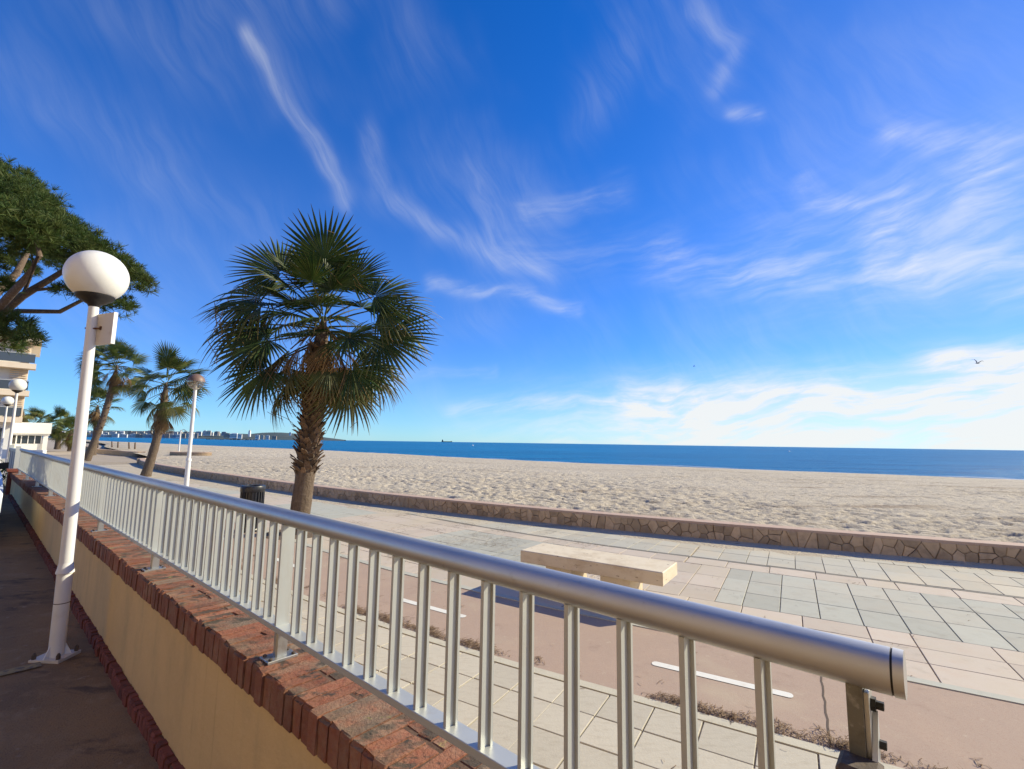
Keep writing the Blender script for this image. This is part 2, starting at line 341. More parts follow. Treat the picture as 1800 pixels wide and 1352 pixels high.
# sea
def sea_mat():
    m = bpy.data.materials.new('sea_water'); m.use_nodes = True
    t = NT(m.node_tree); b = m.node_tree.nodes['Principled BSDF']
    geo = t.new('ShaderNodeNewGeometry')
    mp = t.new('ShaderNodeMapping'); t.link(geo.outputs['Position'], mp.inputs[0])
    mp.inputs['Rotation'].default_value = (0, 0, R(28)); mp.inputs['Scale'].default_value = (0.35, 1.0, 1.0)
    n1 = t.noise(mp.outputs[0], 0.9, 6, 0.62); n2 = t.noise(mp.outputs[0], 0.12, 4, 0.6)
    n3 = t.noise(mp.outputs[0], 0.012, 3, 0.5)
    c = t.mix(t.ramp(n3.outputs['Fac'], 0.35, 0.7), (0.0, 0.135, 0.30), (0.0, 0.185, 0.39))
    c = t.mix(t.ramp(n2.outputs['Fac'], 0.45, 0.7), c, (0.0, 0.095, 0.24))
    c = t.mix(t.math('MULTIPLY', t.ramp(n1.outputs['Fac'], 0.52, 0.75), 0.5), c, (0.03, 0.26, 0.48))  # crests lightened in the colour itself, for whitecaps and glints
    t.link(c, b.inputs['Base Color'])
    b.inputs['Roughness'].default_value = 0.35
    b.inputs['Specular IOR Level'].default_value = 0.10
    b.inputs['IOR'].default_value = 1.33
    h = t.math('MULTIPLY_ADD', n2.outputs['Fac'], 2.0, n1.outputs['Fac'])
    bn = t.new('ShaderNodeBump'); bn.inputs['Strength'].default_value = 0.9; bn.inputs['Distance'].default_value = 0.55
    t.link(h, bn.inputs['Height']); t.link(bn.outputs[0], b.inputs['Normal'])
    return m
M['sea'] = sea_mat()
def glass_mat(name, tint, alpha):
    m = bpy.data.materials.new(name); m.use_nodes = True
    t = NT(m.node_tree)
    m.node_tree.nodes.remove(m.node_tree.nodes['Principled BSDF'])
    g = t.new('ShaderNodeBsdfGlossy'); g.inputs['Roughness'].default_value = 0.08
    tr = t.new('ShaderNodeBsdfTransparent'); tr.inputs['Color'].default_value = (*tint, 1)
    mx = t.new('ShaderNodeMixShader'); mx.inputs[0].default_value = alpha
    t.link(tr.outputs[0], mx.inputs[1]); t.link(g.outputs[0], mx.inputs[2])
    t.link(mx.outputs[0], m.node_tree.nodes['Material Output'].inputs['Surface'])
    return m
M['lamp_glass'] = glass_mat('lamp_glass', (0.8, 0.78, 0.74), 0.3)

# ------------------------------------------------------------------ mesh helpers
class MB:
    def __init__(s):
        s.v, s.f, s.age, s.smooth = [], [], [], False
    def add(s, verts, faces):
        o = len(s.v)
        s.v.extend([tuple(p) for p in verts]); s.f.extend([tuple(i + o for i in f) for f in faces])
        return o
    def box(s, x0, x1, y0, y1, z0, z1):
        s.add([(x0, y0, z0), (x1, y0, z0), (x1, y1, z0), (x0, y1, z0), (x0, y0, z1), (x1, y0, z1), (x1, y1, z1), (x0, y1, z1)],
              [(3, 2, 1, 0), (4, 5, 6, 7), (0, 1, 5, 4), (1, 2, 6, 5), (2, 3, 7, 6), (3, 0, 4, 7)])
        return s
    def bevel_box(s, x0, x1, y0, y1, z0, z1, b):
        """box whose top edge is chamfered"""
        s.add([(x0, y0, z0), (x1, y0, z0), (x1, y1, z0), (x0, y1, z0), (x0, y0, z1 - b), (x1, y0, z1 - b), (x1, y1, z1 - b), (x0, y1, z1 - b),
               (x0 + b, y0 + b, z1), (x1 - b, y0 + b, z1), (x1 - b, y1 - b, z1), (x0 + b, y1 - b, z1)],
              [(3, 2, 1, 0), (0, 1, 5, 4), (1, 2, 6, 5), (2, 3, 7, 6), (3, 0, 4, 7), (4, 5, 9, 8), (5, 6, 10, 9), (6, 7, 11, 10), (7, 4, 8, 11), (8, 9, 10, 11)])
        return s
    def prism(s, poly, z0, z1):
        n = len(poly)
        s.add([(x, y, z0) for x, y in poly] + [(x, y, z1) for x, y in poly],
              [tuple(range(n - 1, -1, -1)), tuple(range(n, 2 * n))] + [(i, (i + 1) % n, n + (i + 1) % n, n + i) for i in range(n)])
        return s
    def tube(s, pts, radii, seg=10, caps=True):
        pts = [Vector(p) for p in pts]
        n = len(pts)
        if not hasattr(radii, '__len__'): radii = [radii] * n
        rings = []
        ref = Vector((0, 0, 1))
        for i in range(n):
            d = (pts[min(i + 1, n - 1)] - pts[max(i - 1, 0)]).normalized()
            r_ = ref if abs(d.dot(ref)) < 0.95 else Vector((1, 0, 0))
            u = d.cross(r_).normalized(); w = u.cross(d).normalized()
            rings.append([pts[i] + (u * math.cos(2 * math.pi * k / seg) + w * math.sin(2 * math.pi * k / seg)) * radii[i] for k in range(seg)])
        o = len(s.v)
        for r_ in rings: s.v.extend([tuple(p) for p in r_])
        for i in range(n - 1):
            for k in range(seg):
                a = o + i * seg + k; b = o + i * seg + (k + 1) % seg
                s.f.append((a, a + seg, b + seg, b))
        if caps:
            s.f.append(tuple(o + k for k in range(seg)))
            s.f.append(tuple(o + (n - 1) * seg + k for k in range(seg - 1, -1, -1)))
        return s
    def lathe(s, prof, seg=24, c=(0, 0, 0)):
        o = len(s.v)
        for r_, z in prof:
            for k in range(seg):
                a = 2 * math.pi * k / seg
                s.v.append((c[0] + r_ * math.cos(a), c[1] + r_ * math.sin(a), c[2] + z))
        for i in range(len(prof) - 1):
            for k in range(seg):
                a = o + i * seg + k; b = o + i * seg + (k + 1) % seg
                s.f.append((a, b, b + seg, a + seg))
        s.f.append(tuple(o + k for k in range(seg - 1, -1, -1)))
        s.f.append(tuple(o + (len(prof) - 1) * seg + k for k in range(seg)))
        return s
    def sweep(s, path, prof, closed_prof=True):
        """profile (offset to the left-hand normal, z) along a plan polyline"""
        path = np.array(path, float)
        n, k = len(path), len(prof)
        o = len(s.v)
        for i in range(n):
            d = path[min(i + 1, n - 1)] - path[max(i - 1, 0)]
            d /= np.linalg.norm(d); nr = np.array((-d[1], d[0]))
            for off, z in prof:
                p = path[i] + nr * off
                s.v.append((p[0], p[1], z))
        for i in range(n - 1):
            for j in range(k if closed_prof else k - 1):
                a = o + i * k + j; b = o + i * k + (j + 1) % k
                s.f.append((a, a + k, b + k, b))
        if closed_prof:
            s.f.append(tuple(o + j for j in range(k))); s.f.append(tuple(o + (n - 1) * k + j for j in range(k - 1, -1, -1)))
        return s
    def mesh(s, name):
        me = bpy.data.meshes.new(name)
        me.from_pydata(s.v, [], s.f)
        if s.age:
            a = me.attributes.new('age', 'FLOAT', 'POINT'); a.data.foreach_set('value', s.age)
        if s.smooth:
            me.polygons.foreach_set('use_smooth', [True] * len(me.polygons))
        me.update()
        return me

def obj(name, src, material=None, parent=None, loc=None, rz=None, smooth_angle=None):
    me = src.mesh(name) if isinstance(src, MB) else src
    o = bpy.data.objects.new(name, me)
    col.objects.link(o)
    if material is not None and len(me.materials) == 0:
        me.materials.append(material)
    if parent: o.parent = parent
    if loc is not None: o.location = loc
    if rz is not None: o.rotation_euler = (0, 0, rz)
    return o
def smooth_by_angle(o, deg=35):
    me = o.data
    me.polygons.foreach_set('use_smooth', [True] * len(me.polygons))
    me.set_sharp_from_angle(angle=R(deg))
    return o
def thing(name, label, cat, loc=(0, 0, 0), rz=0.0, group=None):
    o = bpy.data.objects.new(name, None); col.objects.link(o)
    o.empty_display_size = 0.1
    o.location = loc; o.rotation_euler = (0, 0, rz)
    o['label'] = label; o['category'] = cat
    if group: o['group'] = group
    return o
def tag(o, label, cat, group=None):
    o['label'] = label; o['category'] = cat
    if group: o['group'] = group
    return o
def struct(name, src, material, label=None):
    o = obj(name, src, material); o['kind'] = 'structure'
    if label: o['label'] = label
    return o

def ray(x, y):
    """world direction of a point surveyed on the 1800 x 1352 photograph"""
    u, v = x - 900.0, 676.0 - y
    c, s = math.cos(ROLL), math.sin(ROLL)
    ur, vr = u * c - v * s, u * s + v * c
    return Vector((ur, FPX * math.cos(PITCH) - vr * math.sin(PITCH), FPX * math.sin(PITCH) + vr * math.cos(PITCH)))
def at(x, y, Y):
    """surveyed point at a known distance Y"""
    d = ray(x, y)
    return Vector((0, 0, CAM_H)) + d * (Y / d.y)

# value noise for relief
def vnoise(x, y, seed=0):
    def h(i, j):
        n = (i * 374761393 + j * 668265263 + seed * 982451653) & 0xFFFFFFFF
        n = ((n ^ (n >> 13)) * 1274126177) & 0xFFFFFFFF
        return ((n ^ (n >> 16)) & 0xFFFF) / 65535.0
    xi = np.floor(x).astype(np.int64); yi = np.floor(y).astype(np.int64)
    fx, fy = x - xi, y - yi
    fx = fx * fx * (3 - 2 * fx); fy = fy * fy * (3 - 2 * fy)
    return (h(xi, yi) * (1 - fx) + h(xi + 1, yi) * fx) * (1 - fy) + (h(xi, yi + 1) * (1 - fx) + h(xi + 1, yi + 1) * fx) * fy

# ================================================================== THE SETTING
# promenade frame: s runs along the promenade (positive to the right), c across it towards the sea
PA = np.array((math.cos(R(-30)), math.sin(R(-30)))); PN = np.array((0.5, math.sqrt(0.75)))
S0, RAD, TURN = -1.7, 28.0, R(11.5)
def rot2(v, a):
    return np.array((v[0] * math.cos(a) - v[1] * math.sin(a), v[0] * math.sin(a) + v[1] * math.cos(a)))
def prom(s, c):
    """plan position and heading angle of promenade coordinates"""
    if s >= S0:
        return PA * s + PN * c, R(-30)
    ctr = PA * S0 + PN * (5.2 + RAD)
    phi = min((S0 - s) / RAD, TURN)
    N = rot2(PN, -phi); A = rot2(PA, -phi)
    p = ctr - N * (RAD - (c - 5.2))
    rest = (S0 - s) - phi * RAD
    if rest > 0: p = p - A * rest
    return p, R(-30) - phi
def prom_line(c, s0, s1, step=0.7):
    n = max(2, int((s1 - s0) / step) + 1)
    return [prom(s, c)[0] for s in np.linspace(s0, s1, n)]
def band(c0, c1, s0, s1, z0, z1):
    mb = MB(); mb.sweep(prom_line(c0, s0, s1), [(0, z0), (0, z1), (c1 - c0, z1), (c1 - c0, z0)])
    return mb

# the low stone wall's foot, surveyed
WALL_PTS = [(-27.6, 36.2), (-24.5, 32.3), (-20.3, 28.0), (-14.9, 23.2), (-12.2, 21.0), (-9.2, 18.45), (-6.64, 16.45), (-3.9, 14.45), (-1.1, 12.68), (1.35, 11.25), (3.52, 10.12), (5.34, 9.25), (7.1, 8.47), (8.9, 7.68), (12, 6.3), (18, 3.4), (26, -1)]
def catmull(pts, n=10):
    P = [np.array(p, float) for p in pts]
    P = [2 * P[0] - P[1]] + P + [2 * P[-1] - P[-2]]
    out = []
    for i in range(1, len(P) - 2):
        for t in np.linspace(0, 1, n, endpoint=False):
            a, b, c, d = P[i - 1], P[i], P[i + 1], P[i + 2]
            out.append(0.5 * (2 * b + (c - a) * t + (2 * a - 5 * b + 4 * c - d) * t * t + (3 * b - a - 3 * c + d) * t ** 3))
    out.append(P[-2])
    return np.array(out)
WALL = catmull(WALL_PTS, 12)
wall_s = np.concatenate([[0], np.cumsum(np.linalg.norm(np.diff(WALL, axis=0), axis=1))])
def wall_at(s):
    return np.array((np.interp(s, wall_s, WALL[:, 0]), np.interp(s, wall_s, WALL[:, 1])))
def wall_frame(s):
    d = wall_at(s + 0.15) - wall_at(s - 0.15); d /= np.linalg.norm(d)
    return wall_at(s), d, np.array((-d[1], d[0]))       # position, along (to the right), seaward normal

# land sheet under everything on the landward side
SHORE_PTS = [(-900, 900), (-420, 470), (-240.8, 290), (-180.4, 243), (-123, 196.5), (-70.8, 155), (-37.4, 123.6), (0.2, 84), (23.9, 67.5), (39.1, 57), (51.5, 49), (75, 35), (120, 8), (200, -50), (400, -220)]
LAND_IN = [(-900, 800), (-420, 440), (-140, 172), (-60, 82), (-36, 53), (-24.5, 38.0), (-22, 34.0)] + [tuple(p) for p in WALL_PTS[1:]] + [(60, -22), (160, -80), (360, -240)]
g = MB()
lp = [(x, y) for x, y in LAND_IN] + [(360, -900), (-900, -900)]
g.add([(x, y, -0.08) for x, y in lp], [tuple(range(len(lp) - 1, -1, -1))])
struct('ground', g, M['ground'])

# beach: real relief of trodden sand from the wall to the water
SEA_Z = -1.2
W_IN = np.array([(-900, 775), (-420, 415), (-140, 158), (-60, 72), (-40.0, 51.0), (-29.0, 39.0)] + WALL_PTS[1:-1] + [(26, -1), (60, -22), (160, -80)], float)
def resample(P, spacing_fn):
    P = np.array(P, float)
    d = np.concatenate([[0], np.cumsum(np.linalg.norm(np.diff(P, axis=0), axis=1))])
    return P, d
Wd = catmull(W_IN, 10); Sd = catmull(SHORE_PTS, 10)
wl = np.concatenate([[0], np.cumsum(np.linalg.norm(np.diff(Wd, axis=0), axis=1))])
near0 = wl[np.argmin(np.hypot(Wd[:, 0] - 1.0, Wd[:, 1] - 11.5))]
us = [near0]
while us[-1] < wl[-1]:
    d = abs(us[-1] - near0); us.append(us[-1] + (0.055 if d < 9 else 0.055 + (d - 9) * 0.025))
left = [near0]
while left[-1] > 0:
    d = abs(left[-1] - near0); left.append(left[-1] - (0.055 if d < 8 else 0.055 + (d - 8) * 0.011))
us = np.array(sorted(set(left[1:] + us)))
us = us[(us >= 0) & (us <= wl[-1])]
Wx = np.interp(us, wl, Wd[:, 0]); Wy = np.interp(us, wl, Wd[:, 1])
# where each wall station meets the shore: nearest shore point seen along a fan of normals
sl = np.concatenate([[0], np.cumsum(np.linalg.norm(np.diff(Sd, axis=0), axis=1))])
key_u = [0, wl[10], wl[20], wl[30], near0 - 16, near0 - 6, near0, near0 + 9, near0 + 25, wl[-1]]
def shore_s(x, y): return sl[np.argmin(np.hypot(Sd[:, 0] - x, Sd[:, 1] - y))]
key_s = [sl[0], shore_s(-420, 470), shore_s(-240, 290), shore_s(-150, 218), shore_s(-60, 146), shore_s(-20, 106), shore_s(8, 78), shore_s(45, 53), shore_s(90, 26), sl[-1]]
ss = np.interp(us, key_u, key_s)
Sx = np.interp(ss, sl, Sd[:, 0]); Sy = np.interp(ss, sl, Sd[:, 1])
vs = [0.0]; step = 0.05
while vs[-1] < 78:
    vs.append(vs[-1] + step); step *= 1.0062
vs = np.array(vs) / 70.0                     # 1.0 is the water's edge
UX = Wx[:, None] + (Sx - Wx)[:, None] * vs[None, :]
UY = Wy[:, None] + (Sy - Wy)[:, None] * vs[None, :]
vv = np.broadcast_to(vs[None, :], UX.shape)
Z = 0.31 + (-1.2 - 0.31) * np.clip(vv, 0, 1) ** 2.2 - np.clip(vv - 1, 0, 1) * 12
dist = np.hypot(UX, UY)
dent = 1 - np.abs(2 * vnoise(UX / 0.24, UY / 0.24, 1) - 1)
dent2 = 1 - np.abs(2 * vnoise(UX / 0.46 + 3.3, UY / 0.46, 2) - 1)
big = vnoise(UX / 3.1, UY / 3.1, 3); huge = vnoise(UX / 11, UY / 11, 4)
fine = vnoise(UX / 0.13, UY / 0.13, 5)
tread = np.clip(vnoise(UX / 5.0, UY / 5.0, 8) * 1.3, 0.6, 1.15)
amp = np.clip(vv * 70 / 0.6, 0.0, 1) * np.clip((1.02 - vv) * 12, 0.1, 1)
def sstep(a, lo, hi):
    t = np.clip((a - lo) / (hi - lo), 0, 1); return t * t * (3 - 2 * t)
ca, sa = math.cos(R(-35)), math.sin(R(-35))
QX, QY = UX * ca + UY * sa, -UX * sa + UY * ca
n1_ = vnoise(QX / 0.22, QY / 0.14, 21)
prints = 0.052 * sstep(n1_, 0.60, 0.76) + 0.045 * sstep(vnoise(QX / 0.32 + 7.7, QY / 0.20, 22), 0.64, 0.78) + 0.035 * sstep(vnoise(QX / 0.15, QY / 0.13 + 3.1, 23), 0.62, 0.78)
rims = 0.012 * sstep(n1_, 0.46, 0.60)
Z = Z + amp * (tread * (rims - prints) * 0.85)
Z = Z + amp * (tread * (-0.02 * dent ** 4 + 0.018 * fine) + 0.03 * big + 0.10 * (huge - 0.5))
nu, nv = UX.shape
verts = np.stack([UX, UY, Z], -1).reshape(-1, 3)
ii = (np.arange(nu - 1)[:, None] * nv + np.arange(nv - 1)[None, :]).reshape(-1)
faces = np.stack([ii, ii + nv, ii + nv + 1, ii + 1], -1)
me = bpy.data.meshes.new('beach')
me.from_pydata(verts.tolist(), [], faces.tolist())
me.polygons.foreach_set('use_smooth', [True] * len(me.polygons))
me.update()
struct('beach', me, M['sand'])

# sea: one sheet to the horizon, passing under the beach
g = MB()
gx = [-60000, -12000, -3000, -800, -200, 0, 200, 800, 3000, 12000, 60000]; gy = [-3000, -400, 0, 60, 150, 400, 1000, 3000, 12000, 70000]
for y in gy:
    for x in gx: g.v.append((x, y, SEA_Z))
for j in range(len(gy) - 1):
    for i in range(len(gx) - 1):
        a = j * len(gx) + i; g.f.append((a, a + 1, a + len(gx) + 1, a + len(gx)))
struct('sea', g, M['sea'])

# cycle lane between the two kerbs
lane = struct('cycle_lane', band(3.78, 5.26, -45, 12, -0.06, -0.004), M['bike'])
kerb_near = struct('kerb', band(3.737, 3.825, -45, 12, -0.06, 0.006), M['kerb'])
kerb_far = struct('kerb', band(5.22, 5.315, -45, 12, -0.06, 0.004), M['tile_grey'])
def dash_mesh(s0, s1, c, w):
    mb = MB(); n = 10
    top = [prom(s, c - w / 2)[0] for s in np.linspace(s0, s1, n)] ; bot = [prom(s, c + w / 2)[0] for s in np.linspace(s0, s1, n)]
    e1 = [tuple(prom(s1 + 0.03 * math.sin(t), c - w / 2 * math.cos(t))[0]) for t in (0.6, 1.2, 1.9, 2.5)]
    e0 = [tuple(prom(s0 - 0.03 * math.sin(t), c + w / 2 * math.cos(t))[0]) for t in (0.6, 1.2, 1.9, 2.5)]
    ring = [tuple(p) for p in top] + e1 + [tuple(p) for p in bot[::-1]] + e0
    mb.add([(x, y, 0.0) for x, y in ring], [tuple(range(len(ring)))])
    return mb
for k in range(-5, 3):
    s0 = -1.10 + 3.02 * k
    o = obj('lane_marking', dash_mesh(s0, s0 + 1.0, 4.45, 0.085), M['white_paint'], lane)
# bitumen joint across the lane
mb = MB(); pts = []
for i, c in enumerate(np.linspace(3.86, 5.21, 16)):
    pts.append(prom(0.13 + 0.004 * math.sin(i * 2.1) + random.uniform(-.003, .003), c)[0])
mb.sweep(pts, [(-0.007, -0.002), (0.007, -0.002)], closed_prof=False)
obj('expansion_joint', mb, M['crack'], lane)

# tiles -----------------------------------------------------------------
tile_cache = {}
def tile_mesh(w, d, key):
    k = (round(w, 3), round(d, 3), key)
    if k not in tile_cache:
        g_ = 0.005
        mb = MB(); mb.bevel_box(-w / 2 + g_, w / 2 - g_, -d / 2 + g_, d / 2 - g_, -0.03, 0.0, 0.003)
        me_ = mb.mesh('tile'); me_.materials.append(M[key]); tile_cache[k] = me_
    return tile_cache[k]
def lay_tile(parent, s0, s1, c0, c1, key):
    p, h = prom((s0 + s1) / 2, (c0 + c1) / 2)
    scale_in = 1 - (min(max((S0 - (s0 + s1) / 2), 0) / RAD, TURN) > 0 and (s0 + s1) / 2 > S0 - TURN * RAD) * ((c0 + c1) / 2 - 5.2) / RAD
    o = obj('tile', tile_mesh((s1 - s0) * scale_in, c1 - c0, key), None, parent)
    o.location = (p[0], p[1], random.uniform(-0.0015, 0.002))
    o.rotation_euler = (random.gauss(0, 0.0022), random.gauss(0, 0.0022), h + random.gauss(0, 0.002))
    return o
def far_tiles(parent, cells):
    mb = {}
    for s0, s1, c0, c1, key in cells:
        g_ = 0.005
        q = [prom(s0 + g_, c0 + g_)[0], prom(s1 - g_, c0 + g_)[0], prom(s1 - g_, c1 - g_)[0], prom(s0 + g_, c1 - g_)[0]]
        m_ = mb.setdefault(key, MB()); z = random.uniform(-0.001, 0.002)
        m_.add([(x, y, z) for x, y in q] + [(x, y, -0.03) for x, y in q], [(0, 1, 2, 3), (4, 5, 1, 0), (5, 6, 2, 1), (6, 7, 3, 2), (7, 4, 0, 3)])
    for key, m_ in mb.items():
        o = obj('distant_tiles', m_, M[key], parent); o['kind'] = 'stuff'

prom_bed = struct('promenade', band(5.30, 13.2, -46, 12, -0.07, -0.013), M['joint'])
side_bed = struct('sidewalk', band(-2.5, 3.75, -46, 12, -0.07, -0.013), M['joint'])
cells_near, cells_far = [], []
def row(c0, c1, edges, keyfn, near_from):
    for a, b in zip(edges[:-1], edges[1:]):
        key = keyfn((a + b) / 2)
        (cells_near if a >= near_from else cells_far).append((a, b, c0, c1, key))
pink_edges = [x for x in np.arange(-40.0, -0.6, 0.6)]
pink_edges = [-0.58 - 0.6 * k for k in range(66, 0, -1)] + [-0.58, 0.02, 0.6, 0.96, 1.57] + [1.57 + 0.6 * k for k in range(1, 12)]
grey_edges = [-0.89 - 0.418 * k for k in range(95, 0, -1)] + [-0.89, -0.59] + [-0.59 + 0.392 * k for k in range(1, 20)]
def blocks(s):                      # alternating pink and grey fields
    if s > -0.89: return 'tile_grey'
    if s > -3.42: return 'tile_pink'
    return 'tile_grey' if int((-3.42 - s) // 3.4) % 2 == 0 else 'tile_pink'
for c0, c1 in ((5.317, 5.72), (5.72, 6.12), (6.12, 6.52)):
    row(c0, c1, pink_edges, lambda s: 'tile_pink', -7.3)
for c0, c1 in ((6.52, 7.13), (7.13, 7.75), (7.75, 8.37)):
    row(c0, c1, grey_edges, blocks, -8.4)
row(8.37, 8.80, [e + 0.21 for e in pink_edges], lambda s: 'tile_pink', -9.0)
for c0, c1 in ((8.885, 9.50), (9.50, 10.12)):
    row(c0, c1, [e * 1.0 + 0.17 for e in grey_edges], lambda s: 'tile_sandy', -6.5)
cells_near = [c for c in cells_near if c[0] < 5.2]
for c0, c1 in ((10.12, 10.74), (10.74, 11.36), (11.36, 12.0), (12.0, 12.6)):
    row(c0, c1, grey_edges, lambda s: 'tile_sandy', 99)
for cdat in cells_near: lay_tile(prom_bed, *cdat)
far_tiles(prom_bed, cells_far)
# drainage slot: two thin grates lines
for c_ in (8.8175, 8.8675):
    mb = MB(); mb.sweep(prom_line(c_, -30, 10), [(-0.0165, -0.0012), (0.0165, -0.0012)], closed_prof=False)
    obj('drain_slot', mb, M['drain'], prom_bed)
mb = band(8.835, 8.850, -30, 10, -0.02, 0.0); obj('drain_rim', mb, M['tile_grey'], prom_bed)
cells_near, cells_far = [], []
for r_ in range(7):
    c1 = 3.735 - 0.33 * r_; c0 = c1 - 0.33
    row(c0, c1, [0.055 + 0.33 * k for k in range(-70, 18)], lambda s: 'tile_near', -8.6 + 0.9 * r_)
cells_near = [c for c in cells_near if c[1] < 2.2 and c[0] > -8 + 0]
# drop the cells that lie under the boundary wall
RAIL0 = np.array((-0.5568, 1.7767)); RD = np.array((-0.74959, 0.66190)); RN = np.array((0.66190, 0.74959))
def seaward(cell): return float((prom(cell[0], cell[3])[0] - RAIL0) @ RN) > 0.05 or float((prom(cell[1], cell[3])[0] - RAIL0) @ RN) > 0.05
for cdat in [c for c in cells_near if seaward(c)][:300]: lay_tile(side_bed, *cdat)
far_tiles(side_bed, [c for c in cells_far if seaward(c)])

# drifted sand at the foot of the stone wall and over the far promenade
def drift(name, s_a, s_b, width_fn, seed):
    mb = MB(); n_ = int((s_b - s_a) / 0.09); k_ = 9
    for i in range(n_ + 1):
        s = s_a + (s_b - s_a) * i / n_
        p, d, nr = wall_frame(s)
        w_ = width_fn(s)
        for j in range(k_):
            t = j / (k_ - 1)
            ww = w_ * (1 + 0.55 * (float(vnoise(np.array(s / 0.35), np.array(t * 2.0), seed)) - 0.5) * t)
            q = p - nr * (ww * t) + nr * 0.05
            z = 0.026 * (1 - t) ** 1.5 + 0.0025 - 0.012 * t ** 6 + 0.006 * float(vnoise(np.array(q[0] / 0.1), np.array(q[1] / 0.1), seed + 1)) * (1 - t)
            mb.v.append((q[0], q[1], z))
    for i in range(n_):
        for j in range(k_ - 1):
            a = i * k_ + j; mb.f.append((a, a + 1, a + k_ + 1, a + k_))
    mb.smooth = True
    return struct(name, mb, M['sand'])
s_near = wall_s[np.argmin(np.hypot(WALL[:, 0] - 1.35, WALL[:, 1] - 11.25))]
drift('sand_drift', 3.0, s_near + 11, lambda s: 0.50 + 0.35 * float(vnoise(np.array(s / 1.7), np.array(0.0), 40)) + 0.05 * max(0, s_near - s), 41)

# parking ground on the near side of the boundary wall (rises slightly along the wall)
BW_RZ = math.atan2(RD[1], RD[0])
def bw(x, o, z): # boundary-wall frame to world: x along the wall (away), o seaward offset
    p = RAIL0 + RD * x + RN * o
    return (p[0], p[1], z)
def park_z(x): return 0.14 + 0.02 * x
g = MB()
xs = list(np.linspace(-8, 40, 49)); os_ = list(np.linspace(-0.06, -16, 33))
for x in xs:
    for o_ in os_:
        p = bw(x, o_, park_z(x) + 0.012 * float(vnoise(np.array(x / 1.3), np.array(o_ / 1.3), 60)) * (1 if o_ < -0.3 else 0))
        g.v.append(p)
for i in range(len(xs) - 1):
    for j in range(len(os_) - 1):
        a = i * len(os_) + j; g.f.append((a, a + 1, a + len(os_) + 1, a + len(os_)))
g.smooth = True
park = struct('parking_ground', g, M['parking'])
mb = MB()
for j in range(20):
    for dx in (-0.05, 0.05):
        o_ = -0.42 - 0.2 * j; mb.v.append(bw(3.42 + dx, o_, park_z(3.42) + 0.0145))
for j in range(19): mb.f.append((2 * j, 2 * j + 1, 2 * j + 3, 2 * j + 2))
obj('parking_line', mb, M['yellow_paint'], park)

# ================================================================== BOUNDARY WALL, BRICKS, RAILING
X0, X1 = -1.75, 15.4
wall = thing('boundary_wall', 'ochre rendered wall topped with red bricks on edge under the railing', 'wall', (RAIL0[0], RAIL0[1], 0), BW_RZ)
# local frame: x along the wall (away from the near end), y = towards the parking
mb = MB(); mb.box(X0 + 0.06, X1 - 0.05, -0.13, 0.070, -0.05, 0.852)
obj('render', mb, M['ochre'], wall)
mb = MB(); mb.box(X0 + 0.01, X1, -0.145, 0.078, 0.852, 0.962)
obj('mortar_bed', mb, M['mortar'], wall)
def rough_box(lx, ly, lz, seed, jit=0.003):
    """a worn brick: box with cut, chipped edges"""
    r_ = random.Random(seed)
    xs_, ys_, zs_ = [-lx / 2, lx / 2], [-ly / 2, -ly / 6, ly / 4, ly / 2 - 0.012, ly / 2], [-lz / 2, lz / 2 - 0.014, lz / 2]
    mb = MB(); idx = {}
    def vid(i, j, k):
        if (i, j, k) not in idx:
            x, y, z = xs_[i], ys_[j], zs_[k]
            edge_top = k == 2; edge_front = j == 4
            if edge_top and edge_front: y -= r_.uniform(0.003, 0.016); z -= r_.uniform(0.002, 0.014)
            elif edge_top: z -= r_.uniform(0.0, 0.0035)
            elif edge_front and k == 1: y -= r_.uniform(0, 0.003)
            idx[(i, j, k)] = len(mb.v)
            mb.v.append((x + r_.uniform(-jit, jit) * 0.6, y + r_.uniform(-jit, jit) * 0.5, z + r_.uniform(-jit, jit) * 0.3))
        return idx[(i, j, k)]
    nj, nk = len(ys_), len(zs_)
    for j in range(nj - 1):
        mb.f.append((vid(0, j, nk - 1), vid(1, j, nk - 1), vid(1, j + 1, nk - 1), vid(0, j + 1, nk - 1)))
        for k in range(nk - 1):
            mb.f.append((vid(1, j, k), vid(1, j + 1, k), vid(1, j + 1, k + 1), vid(1, j, k + 1)))
            mb.f.append((vid(0, j + 1, k), vid(0, j, k), vid(0, j, k + 1), vid(0, j + 1, k + 1)))
    for k in range(nk - 1):
        mb.f.append((vid(1, nj - 1, k), vid(0, nj - 1, k), vid(0, nj - 1, k + 1), vid(1, nj - 1, k + 1)))
        mb.f.append((vid(0, 0, k), vid(1, 0, k), vid(1, 0, k + 1), vid(0, 0, k + 1)))
    mb.f.append((vid(0, 0, 0), vid(0, nj - 1, 0), vid(1, nj - 1, 0), vid(1, 0, 0)))
    return mb
PITCH_B = 0.0625
full = []
for k in range(9):
    me = rough_box(0.053 + 0.004 * (k % 3), 0.25, 0.122, 100 + k).mesh('brick'); me.materials.append(M['coping_brick']); full.append(me)
fronts, backs = [], []
for k in range(4):
    me = rough_box(0.055, 0.148, 0.122, 200 + k).mesh('brick'); me.materials.append(M['coping_brick']); fronts.append(me)
    me = rough_box(0.055, 0.094, 0.120, 300 + k).mesh('brick'); me.materials.append(M['coping_brick']); backs.append(me)
n_b = int((X1 - X0) / PITCH_B)
split = set(random.sample(range(8, 60), 20))
